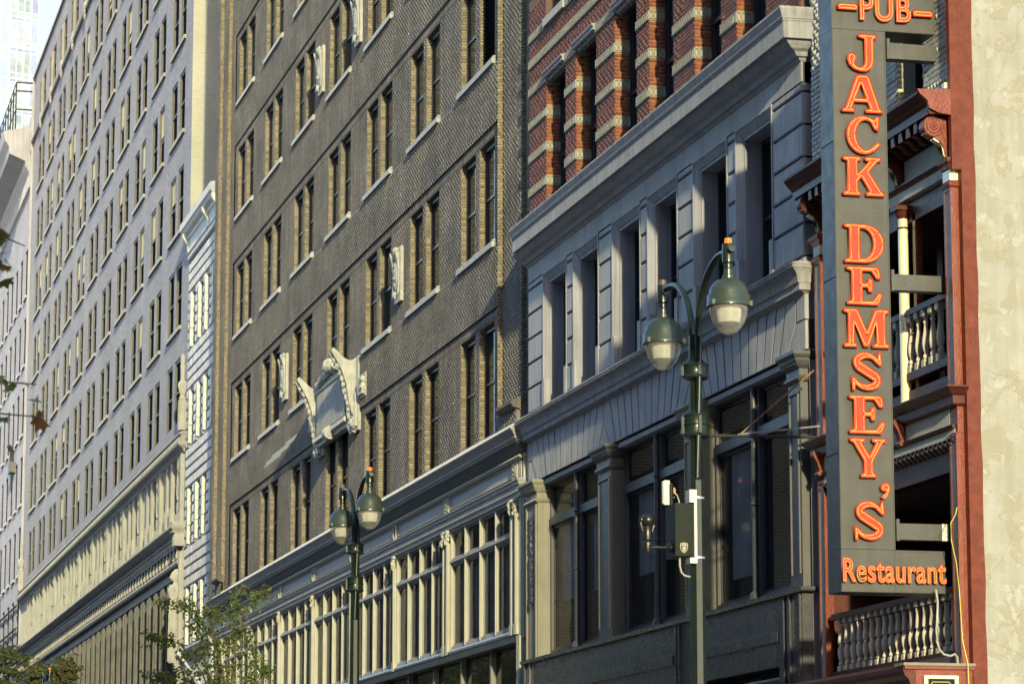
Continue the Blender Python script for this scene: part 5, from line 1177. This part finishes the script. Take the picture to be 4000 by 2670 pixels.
def channel_letter(ch, y0, y1, z0, z1, tube=.0042, ins=.026):
    sy, sz = y1-y0, z1-z0; cs = GL[ch]
    o = link('letter', letter_mesh(cs, y0, z0, sy, sz, LXA, LXB), sg)
    rim = MB(); nt_ = MB(); kn = MB()
    for i, c in enumerate(cs):
        ring = [(LXB+.012, y0+u*sy, z0+v*sz) for u, v in c]; m = len(c)
        for a, b_ in zip(ring, ring[1:]+ring[:1]): rim.quad((LXB-.001, a[1], a[2]), (LXB-.001, b_[1], b_[2]), b_, a)
        t = inset(c, ins if ch != '-' else .02, sy, sz, i > 0); pts = [(LXB+.010, y0+p[0], z0+p[1]) for p in t]
        # round the corners of the glass tube
        rd = []
        for k in range(len(pts)):
            a, b_, c_ = Vector(pts[k-1]), Vector(pts[k]), Vector(pts[(k+1) % len(pts)]); la, lc = (b_-a).length, (c_-b_).length; q = min(.02, la*.4, lc*.4)
            rd += [tuple(b_+(a-b_).normalized()*q) if la > 1e-5 else tuple(b_), tuple(b_+(c_-b_).normalized()*q) if lc > 1e-5 else tuple(b_)]
        nt_.tube(rd+rd[:1], tube, 6)
        for k in range(2, len(pts), 4): kn.blob((LXB+.008, pts[k][1], pts[k][2]), (.008, .010, .012), 6, 4)
    rim.build('rim', 'letter_face', o); nt_.build('neon_tube', 'neon', o); kn.build('tube_holder', 'neon_dark', o)
for ch, y0, y1, z0, z1 in (('J',-1.280,-0.862,11.940,12.446),('A',-1.363,-0.795,11.387,11.895),('C',-1.310,-0.828,10.828,11.346),('K',-1.366,-0.793,10.274,10.794),('D',-1.365,-0.815,9.383,9.900),('E',-1.343,-0.844,8.831,9.336),('M',-1.392,-0.768,8.272,8.780),('S',-1.312,-0.868,7.709,8.220),('E',-1.340,-0.837,7.149,7.651),('Y',-1.338,-0.835,6.583,7.093),("'",-0.939,-0.788,6.314,6.523),('S',-1.310,-0.871,5.774,6.289)):
    channel_letter(ch, y0, y1, z0, z1)
channel_letter('-', -1.395, -1.119, 12.765, 12.845, .005); channel_letter('-', -.349, -.072, 12.735, 12.815, .005)
def textmesh(txt, h, w, bold, extr, depth=0.0):
    cu_ = bpy.data.curves.new('x', 'FONT'); cu_.body = txt; cu_.size = 1.0; cu_.extrude = extr; cu_.offset = bold; cu_.space_character = 1.06 if bold else 1.0
    if depth: cu_.fill_mode = 'NONE'; cu_.bevel_depth = depth; cu_.bevel_resolution = 1
    o = bpy.data.objects.new('x', cu_); COL.objects.link(o); bpy.context.view_layer.update()
    me = bpy.data.meshes.new_from_object(o.evaluated_get(bpy.context.evaluated_depsgraph_get())); bpy.data.objects.remove(o); return me
def sign_word(txt, y0, y1, z0, z1, caps):
    ref = textmesh(txt, 1, 1, .0, 0); c = np.array([v.co[:] for v in ref.vertices]); ax, bx, ay, by = c[:,0].min(), c[:,0].max(), c[:,1].min(), c[:,1].max()
    for nm, bold, ex, xm, dep, mt in (('word_letters', .034, .03, -37.967, 0, 'letter_side'), ('word_faces', .026, .0, -37.9365, 0, 'letter_face'), ('neon_tube', -.006, .0, -37.932, .008, 'neon')):
        me = textmesh(txt, 1, 1, bold, ex if not dep else 0, dep)
        k = .06
        sy, sz = (y1-y0)/(bx-ax+2*k*.6), (z1-z0)/(by-ay+2*k*.5)
        cc = np.array([v.co[:] for v in me.vertices]); cx_, cy_ = (cc[:,0].min()+cc[:,0].max())/2, (cc[:,1].min()+cc[:,1].max())/2
        me.transform(Matrix(((0, 0, 1.0 if not dep else .3, xm), (sy, 0, 0, (y0+y1)/2-cx_*sy), (0, sz, 0, (z0+z1)/2-cy_*sz), (0, 0, 0, 1))))
        me.materials.clear(); me.materials.append(MATS[mt]); link(nm, me, sg)
sign_word('Restaurant', -1.420, -0.095, 5.235, 5.55, 0); sign_word('PUB', -1.079, -0.380, 12.635, 13.0, 1)

# ================================================================ street lamps
def lamp_parts():
    P = {}; out = []
    def add(name, mb, m, sm=40):
        o = mb.build('x', m); smooth(o, sm); d = o.data; d.name = name; bpy.data.objects.remove(o); out.append((name, d)); return d
    p = MB(); p.lathe([(.24, 0), (.24, .5), (.17, .6), (.15, 1.4), (.105, 1.6), (.095, 5.5), (.085, 7.6), (.085, 8.15)], 0, 0, .13, 8, ph=R(22.5)); add('pole', p, 'lamp_green', 20)
    p = MB(); p.lathe([(.055, 0), (.055, .10), (.06, .11), (.06, .20), (.04, .25), (0, .27)], 0, 0, 8.03, 14); add('pole_cap', p, 'lamp_green')
    for z0, h in ((7.70, .24), (6.96, .34)):
        p = MB(); p.lathe([(.09, 0), (.13, .01), (.165, .03), (.172, .045), (.165, .06), (.160, .07), (.160, h-.07), (.165, h-.06), (.172, h-.045), (.165, h-.03), (.12, h-.01), (.10, h+.02), (.09, h+.02)], 0, 0, z0, 24)
        p.box(.15, .19, -.02, .02, z0+.06, z0+h-.06); p.box(-.02, .02, -.19, -.15, z0+.06, z0+h-.06)
        if h > .3: p.lathe([(.158, 0), (.175, .012), (.158, .024)], 0, 0, z0+.16, 24)
        add('collar', p, 'lamp_green', 30)
    for s in (-1, 1):
        a = MB(); L = 1.42; pts = [(s*.13, 0, 6.45), (s*.13, 0, 8.25)]
        for i in range(1, 13):
            t = i/12; w = t*math.pi*.56; pts.append((s*(.13+(L-.13-.1)*(1-math.cos(w))/(1-math.cos(math.pi*.56))), 0, 8.25+.86*math.sin(w)))
        a.tube(pts, .042, 10); add('arm', a, 'lamp_green')
        g = MB(); x = s*L
        g.lathe([(.06, 8.94), (.075, 8.95), (.075, 9.17), (.07, 9.18), (0, 9.185)], x, 0, 0, 14); g.tube([(x-.14*s, 0, 9.08), (x+.16*s, 0, 9.10)], .042, 10); g.lathe([(.02, 8.84), (.05, 8.86), (.055, 8.90), (.05, 8.94), (.02, 8.95)], x, 0, 0, 12); add('arm_fitter', g, 'lamp_green')
        g = MB(); g.lathe([(.0, 9.18), (.048, 9.18), (.044, 9.25), (0, 9.255)], x, 0, 0, 14); add('photocell_cap', g, ('brown_cap' if s < 0 else 'orange_cap'))
        g = MB(); g.lathe([(.05, 8.865), (.055, 8.86), (.055, 8.80), (.075, 8.79), (.075, 8.75), (.11, 8.735), (.16, 8.715), (.205, 8.67), (.235, 8.61), (.245, 8.54), (.262, 8.54), (.266, 8.53), (.266, 8.45), (.272, 8.44), (.272, 8.40), (.262, 8.395), (.235, 8.395)], x, 0, 0, 36)
        for k in range(3): w = R(-60+120*k); g.box(x+.272*math.cos(w)-.02, x+.272*math.cos(w)+.02, .272*math.sin(w)-.02, .272*math.sin(w)+.02, 8.40, 8.46)
        add('lamp_hood', g, 'lamp_dome')
        g = MB(); pr_ = [(.238, 8.40), (.236, 8.36), (.222, 8.29), (.195, 8.21), (.155, 8.14), (.105, 8.085), (.06, 8.06), (.0, 8.05)]; g.lathe(pr_, x, 0, 0, 32); add('globe', g, 'lamp_glass', 80)
        g = MB(); g.lathe([(.155, 8.40), (.150, 8.30), (.135, 8.20), (.10, 8.19), (0, 8.185)], x, 0, 0, 24); add('reflector', g, 'reflector', 50)
    return out
LP = lamp_parts()
def street_lamp(x, y, label):
    t = thing('street_lamp', (x, y, 0), label, 'street lamp', 'twin-arm street lamps along the pavement')
    for n, d in LP: o = bpy.data.objects.new(n, d); COL.objects.link(o); o.parent = t
    return t
LPX, LPY = -37.60, -3.5
street_lamp(LPX, LPY, 'near green twin-globe street lamp with a camera box on its post')
street_lamp(-60.42, LPY, 'middle green twin-globe street lamp before the cream shop windows')
street_lamp(-122.5, -3.75, 'distant street lamp, only its cap showing above the trees at lower left')
# control box, camera, antenna on the near post
cb = thing('control_box', (LPX, LPY, 5.4), 'dark green equipment box with a police shield strapped to the near lamp post', 'equipment box')
BX, BXF = -37.96, -37.50
m = MB(); m.box(BX, BXF-.03, -3.80, -3.585, 5.47, 6.13); m.box(BXF-.028, BXF, -3.81, -3.575, 5.475, 6.135); m.build('case', 'box_green', cb)
m = MB(); m.box(-37.60, -37.44, -3.58, -3.545, 5.38, 6.30); m.box(-37.62, -37.44, -3.64, -3.58, 6.14, 6.30); m.box(-37.62, -37.44, -3.64, -3.58, 5.38, 5.45); m.build('bracket', 'white_plastic', cb)
m = MB()
for z in (6.20, 5.45): m.lathe([(.098, 0), (.098, .025)], LPX, LPY, z, 20)
m.build('steel_strap', 'zinc_rod', cb)
m = MB()
for z in (6.09, 5.52): m.box(BXF-.01, BXF+.012, -3.575, -3.56, z-.02, z+.02)
m.build('latch', 'iron', cb)
xf = BXF+.002; yc_, zc_ = -3.70, 5.575
def shield(s, x, mn):
    pts = [(-.046, .055), (-.02, .06), (0, .068), (.02, .06), (.046, .055), (.05, .02), (.044, -.02), (.026, -.045), (0, -.064), (-.026, -.045), (-.044, -.02), (-.05, .02)]
    n = len(pts); return MB().add([(x, yc_+u*s, zc_+v*s) for u, v in pts]+[(x-.002, yc_+u*s, zc_+v*s) for u, v in pts], [tuple(range(n))]+[(i, (i+1) % n, n+(i+1) % n, n+i) for i in range(n)]).build('police_shield', mn, cb)
shield(1.0, xf+.001, 'badge_gold'); shield(.90, xf+.002, 'badge_navy')
def flat_text(txt, y, z, h, x, mn, parent, nm='lettering', w=None):
    me = textmesh(txt, 1, 1, 0.01, 0); c = np.array([v.co[:] for v in me.vertices]); s = h/(c[:,1].max()-c[:,1].min()); sw = s if w is None else w/(c[:,0].max()-c[:,0].min()); cx_ = (c[:,0].max()+c[:,0].min())/2
    me.transform(Matrix(((0, 0, 1, x), (sw, 0, 0, y-cx_*sw), (0, s, 0, z), (0, 0, 0, 1)))); me.materials.clear(); me.materials.append(MATS[mn]); return link(nm, me, parent)
flat_text('POLICE', yc_, zc_+.038, .012, xf+.004, 'badge_white', cb, w=.05); flat_text('DEPARTMENT', yc_, zc_+.022, .011, xf+.004, 'badge_white', cb, w=.076)
flat_text('CITY OF', yc_, zc_-.036, .008, xf+.004, 'badge_white', cb, w=.045); flat_text('NEW YORK', yc_, zc_-.048, .008, xf+.004, 'badge_white', cb, w=.028)
MB().add([(xf+.004, yc_-.025, zc_+.012), (xf+.004, yc_+.025, zc_+.012), (xf+.004, yc_+.018, zc_-.022), (xf+.004, yc_, zc_-.032), (xf+.004, yc_-.018, zc_-.022)], [(0, 1, 2, 3, 4)]).build('emblem_field', 'badge_blue', cb)
e_ = MB(); e_.add([(xf+.006, yc_+.014*math.cos(w), zc_-.006+.014*math.sin(w)) for w in np.linspace(0, 2*math.pi, 13)[:-1]], [tuple(range(12))]); e_.build('emblem', 'badge_gold', cb)
m = MB(); m.tube([(-37.62, -3.72, 5.47), (-37.62, -3.72, 5.36), (-37.62, -3.70, 5.28), (-37.62, -3.66, 5.24), (-37.61, -3.59, 5.225)], .014, 8); smooth(m.build('conduit', 'conduit_grey', cb))
an = thing('antenna_panel', (-37.85, -3.78, 6.13), 'white panel antenna on a short mast above the equipment box', 'antenna')
m = MB(); m.box(-37.90, -37.86, -3.84, -3.77, 6.15, 6.46); m.cbox(-37.93, -37.85, -3.865, -3.80, 6.15, 6.46, .02); m.build('panel', 'white_plastic', an)
m = MB(); m.tube([(-37.82, -3.76, 6.10), (-37.82, -3.76, 6.42)], .02, 8); m.build('mast', 'lamp_green', an)
m = MB()
for z in (6.24, 6.36): m.tube([(-37.88, -3.77, z), (-37.80, -3.73, z)], .008, 6)
m.build('clamp', 'zinc_rod', an)
m = MB(); m.tube([(-37.80, -3.74, 6.30), (-37.79, -3.70, 6.27), (-37.8, -3.67, 6.2), (-37.8, -3.665, 6.12)], .010, 6); m.build('cable', 'conduit_grey', an)
MB().box(-37.80, -37.78, -3.745, -3.72, 6.29, 6.35).build('connector', 'orange_cap', an)
vc = thing('video_camera', (-37.75, -4.1, 5.6), 'black round-headed surveillance camera on an arm beside the equipment box', 'camera')
m = MB(); m.tube([(-37.75, -3.80, 5.60), (-37.75, -4.06, 5.60)], .020, 10); m.lathe([(.0, -.0), (.06, 0), (.06, -.015), (.04, -.03), (.03, -.06), (.025, -.07)], -37.75, -3.80, 5.60, 14, 'y'); smooth(m.build('arm', 'black_plastic', vc))
cx, cy = -37.75, -4.10
m = MB(); m.lathe([(0, 5.50), (.035, 5.515), (.050, 5.55), (.050, 5.61), (.064, 5.615), (.064, 5.655), (.05, 5.665), (.04, 5.68), (.055, 5.69), (.058, 5.72), (.060, 5.80), (.052, 5.83), (.045, 5.86), (0, 5.87)], cx, cy, 0, 18); smooth(m.build('base', 'black_plastic', vc))
m = MB(); m.tube([(cx, cy-.06, 5.79), (cx, cy-.085, 5.87), (cx, cy-.09, 5.97)], [.022, .028, .022], 10); m.tube([(cx, cy+.06, 5.79), (cx, cy+.085, 5.87), (cx, cy+.085, 5.93)], [.022, .028, .02], 10); smooth(m.build('yoke', 'black_plastic', vc))
m = MB(); m.blob((cx, cy+.005, 5.935), (.09, .088, .088), 18, 14); m.lathe([(.04, 0), (.04, -.03), (.03, -.035)], cx, cy-.07, 5.94, 14, 'y'); smooth(m.build('head', 'black_plastic', vc), 80)

# flagpole on the white building
fp = thing('flagpole', (-104.9, -.05, 7.4), 'white angled flagpole on the low front of the narrow white building', 'flagpole')
m = MB(); m.tube([(-104.6, .0, 7.35), (-104.6, -1.0, 8.7)], .045, 10); m.build('pole', 'white_plastic', fp); MB().blob((-104.6, -1.03, 8.74), .08, 8, 6).build('finial', 'white_plastic', fp); MB().box(-104.7, -104.5, -.12, .02, 7.2, 7.5).build('socket', 'white_plastic', fp)

# ================================================================ trees
def leaf_mesh(name, pos, size, matn, parent, kindf=0, hue=.3, maple=False):
    """leaf blades, each a small folded shape of its own"""
    n = len(pos); P = np.array(pos); V = []; F = []; 
    shape = np.array([(0, 0, 0), (.32, .26, .06), (.36, .62, .02), (0, 1.05, -.10), (-.36, .62, .02), (-.32, .26, .06), (0, .5, -.05)]) if not maple else np.array([(0, 0, 0), (.25, .12, .03), (.62, .28, .05), (.40, .45, .0), (.48, .78, -.04), (.18, .68, -.03), (0, 1.1, -.1), (-.18, .68, -.03), (-.48, .78, -.04), (-.40, .45, 0), (-.62, .28, .05), (-.25, .12, .03), (0, .42, -.04)])
    k = len(shape); c = k-1
    fs = [(c, i, (i+1) % c) for i in range(c)]
    al = RNG.uniform(0, 2*math.pi, n); dip = RNG.uniform(-1.25, .1, n); roll = RNG.uniform(-.9, .9, n); sz = size*RNG.uniform(.65, 1.3, n)
    out = np.zeros((n, k, 3))
    for i in range(n):
        M = np.array(Matrix.Rotation(al[i], 3, 'Z') @ Matrix.Rotation(dip[i], 3, 'X') @ Matrix.Rotation(roll[i], 3, 'Y')); out[i] = P[i]+(shape*sz[i]) @ M.T
    F = (np.array(fs)[None]+(np.arange(n)*k)[:, None, None]).reshape(-1, 3)
    me = bpy.data.meshes.new(name); me.from_pydata(out.reshape(-1, 3).tolist(), [], F.tolist())
    t = me.attributes.new('tint', 'FLOAT', 'FACE'); t.data.foreach_set('value', np.repeat(RNG.random(n), len(fs)).astype(np.float32))
    h = me.attributes.new('hue', 'FLOAT', 'FACE'); h.data.foreach_set('value', np.repeat((RNG.random(n) < hue)*RNG.random(n), len(fs)).astype(np.float32))
    me.materials.append(MATS[matn]); return link(name, me, parent)
def tree(nm, base, label, stems, nleaf, lsize, lmat, hue=.3, trunk=(0.11, 2.6), spread=.5, zlow=5.2, maple=False, group=None, seed=1, twig=26):
    """stems: list of limb polylines (world points); twigs and leaves grow along their outer parts"""
    random.seed(seed); t = thing(nm, base, label, 'tree', group); b = MB(); r0, th = trunk; bx, by, bz = base
    top = (bx, by, th); b.tube([(bx, by, 0), (bx+.03, by, th*.5), top], [r0*1.3, r0*1.05, r0*.9], 10); pos = []
    for st in stems:
        pts = [Vector(top)]+[Vector(p) for p in st]; Ls = [0]
        sm = []
        for i in range(len(pts)-1):
            for k in range(4): u = k/4; sm.append(pts[i].lerp(pts[i+1], u)+Vector((random.gauss(0, .02), random.gauss(0, .02), random.gauss(0, .015))))
        sm.append(pts[-1]); n = len(sm); b.tube(sm, [max(.006, r0*.42*(1-i/n)**.8) for i in range(n)], 6)
        for i in range(n):
            if sm[i].z < zlow: continue
            for q in range(twig//8+1):
                d = Vector((random.gauss(0, 1), random.gauss(0, 1), random.gauss(.15, .7))).normalized()*random.uniform(.25, 1.0)*spread
                e = sm[i]+d; mid = sm[i].lerp(e, .5)+Vector((0, 0, random.uniform(-.03, .06))); b.tube([sm[i], mid, e], [.006, .005, .003], 4)
                m = int(nleaf/(n*(twig//8+1)*len(stems)))+1
                for _ in range(m):
                    u = random.uniform(.25, 1.05); p = sm[i].lerp(e, u)+Vector((random.gauss(0, .05), random.gauss(0, .05), random.gauss(-.03, .05))); pos.append(tuple(p))
    smooth(b.build('trunk', 'bark', t), 60); leaf_mesh('crown', pos, lsize, lmat, t, hue=hue, maple=maple); return t
S1 = [[(-80, -3.3, 5.6), (-80, -3.7, 6.6), (-80.0, -4.25, 7.3), (-80, -4.75, 7.5), (-80, -5.15, 7.52)],
      [(-80, -3.3, 5.6), (-80, -3.6, 6.8), (-80, -3.75, 7.6), (-80, -4.0, 8.35)],
      [(-80, -3.2, 5.8), (-80, -3.4, 7.1), (-80, -3.45, 8.0), (-80, -3.5, 8.25)],
      [(-80, -3.1, 5.7), (-80, -3.05, 7.2), (-80, -2.95, 8.2), (-80, -2.75, 8.75)],
      [(-80, -3.0, 5.7), (-80, -2.9, 6.9), (-80, -2.75, 8.0), (-80, -2.35, 8.55), (-80, -2.15, 8.68)],
      [(-80, -3.1, 6.0), (-80, -3.3, 7.3), (-80.2, -4.1, 8.15), (-80.2, -4.75, 8.4)],
      [(-80, -3.0, 5.4), (-80, -2.6, 6.3), (-80, -2.35, 7.0), (-80.2, -2.45, 7.6)],
      [(-80, -3.0, 5.0), (-80, -2.5, 5.9), (-80, -2.2, 6.5), (-80, -2.05, 6.8)],
      [(-80, -3.4, 5.2), (-80, -4.0, 6.0), (-80, -4.6, 6.4), (-80, -4.95, 6.55)],
      [(-80, -3.3, 5.2), (-80, -3.9, 6.2), (-80, -4.2, 6.7)]]
tree('street_tree', (-80, -3.15, 0), 'young sparse green street tree before the white tiled and brown brick houses', S1, 5600, .088, 'leaf', .45, (.09, 3.6), .42, 5.4, seed=4, twig=24)
for i, (bx, by, h, lab, yw) in enumerate(((-140, -4.3, 12.0, 'leafy green street tree at the lower left corner of the picture', .15), (-134, -2.3, 11.0, 'yellowing street tree left of the dark fins, right of the corner tree', .55))):
    st = []
    random.seed(20+i)
    for k in range(16):
        a = 2*math.pi*k/16+random.uniform(-.2, .2); rr = random.uniform(.5, 1.5); zt = h-random.uniform(.2, .7)-rr*.45
        st.append([(bx+.3*math.cos(a), by+.3*math.sin(a), 6.5), (bx+rr*.6*math.cos(a), by+rr*.6*math.sin(a), 8.4), (bx+rr*math.cos(a), by+rr*math.sin(a), zt)])
    tree('street_tree', (bx, by, 0), lab, st, 14000, .14, 'leaf_far', yw, (.14, 5.2), .55, 7.6, seed=30+i, twig=24)
S3 = [[(-14.9, -14.6, 4.2), (-14.75, -14.2, 4.55), (-14.68, -13.92, 4.55), (-14.67, -13.80, 4.50)], [(-14.9, -14.6, 4.1), (-14.75, -14.1, 4.4), (-14.69, -13.86, 4.40)],
      [(-14.9, -14.6, 3.7), (-14.8, -14.15, 3.86), (-14.78, -13.9, 3.87), (-14.77, -13.72, 3.86)], [(-14.9, -14.6, 3.6), (-14.82, -14.2, 3.75), (-14.8, -13.88, 3.72), (-14.8, -13.69, 3.71)]]
mt = thing('maple_tree', (-15.0, -15.6, 0), 'out-of-focus maple twigs with green and brown leaves at the left edge', 'tree')
b = MB(); b.tube([(-15, -15.6, 0), (-15, -15.55, 1.6), (-15, -15.5, 3.4), (-15, -15.55, 5.4)], [.12, .10, .08, .05], 10); pos = []; random.seed(3)
for st in S3:
    b.tube([(-15, -15.5, st[0][2]-.8)]+st, [.03]+[.014, .008, .005, .003, .002][:len(st)], 6)
for p, n, s in (((-14.67, -13.92, 4.56), 4, .02), ((-14.68, -13.90, 4.48), 4, .03), ((-14.69, -13.88, 4.39), 3, .02), ((-14.79, -13.88, 3.88), 2, .02), ((-14.78, -13.80, 3.87), 2, .012), ((-14.79, -13.75, 3.78), 1, .01), ((-14.80, -13.70, 3.75), 2, .01), ((-14.8, -13.90, 3.72), 2, .01)):
    for _ in range(n): pos.append((p[0]+random.gauss(0, .05), p[1]+random.gauss(0, s), p[2]+random.gauss(0, s)))
b.build('trunk', 'bark', mt); leaf_mesh('leaves', pos, .072, 'leaf_maple', mt, hue=.6, maple=True)
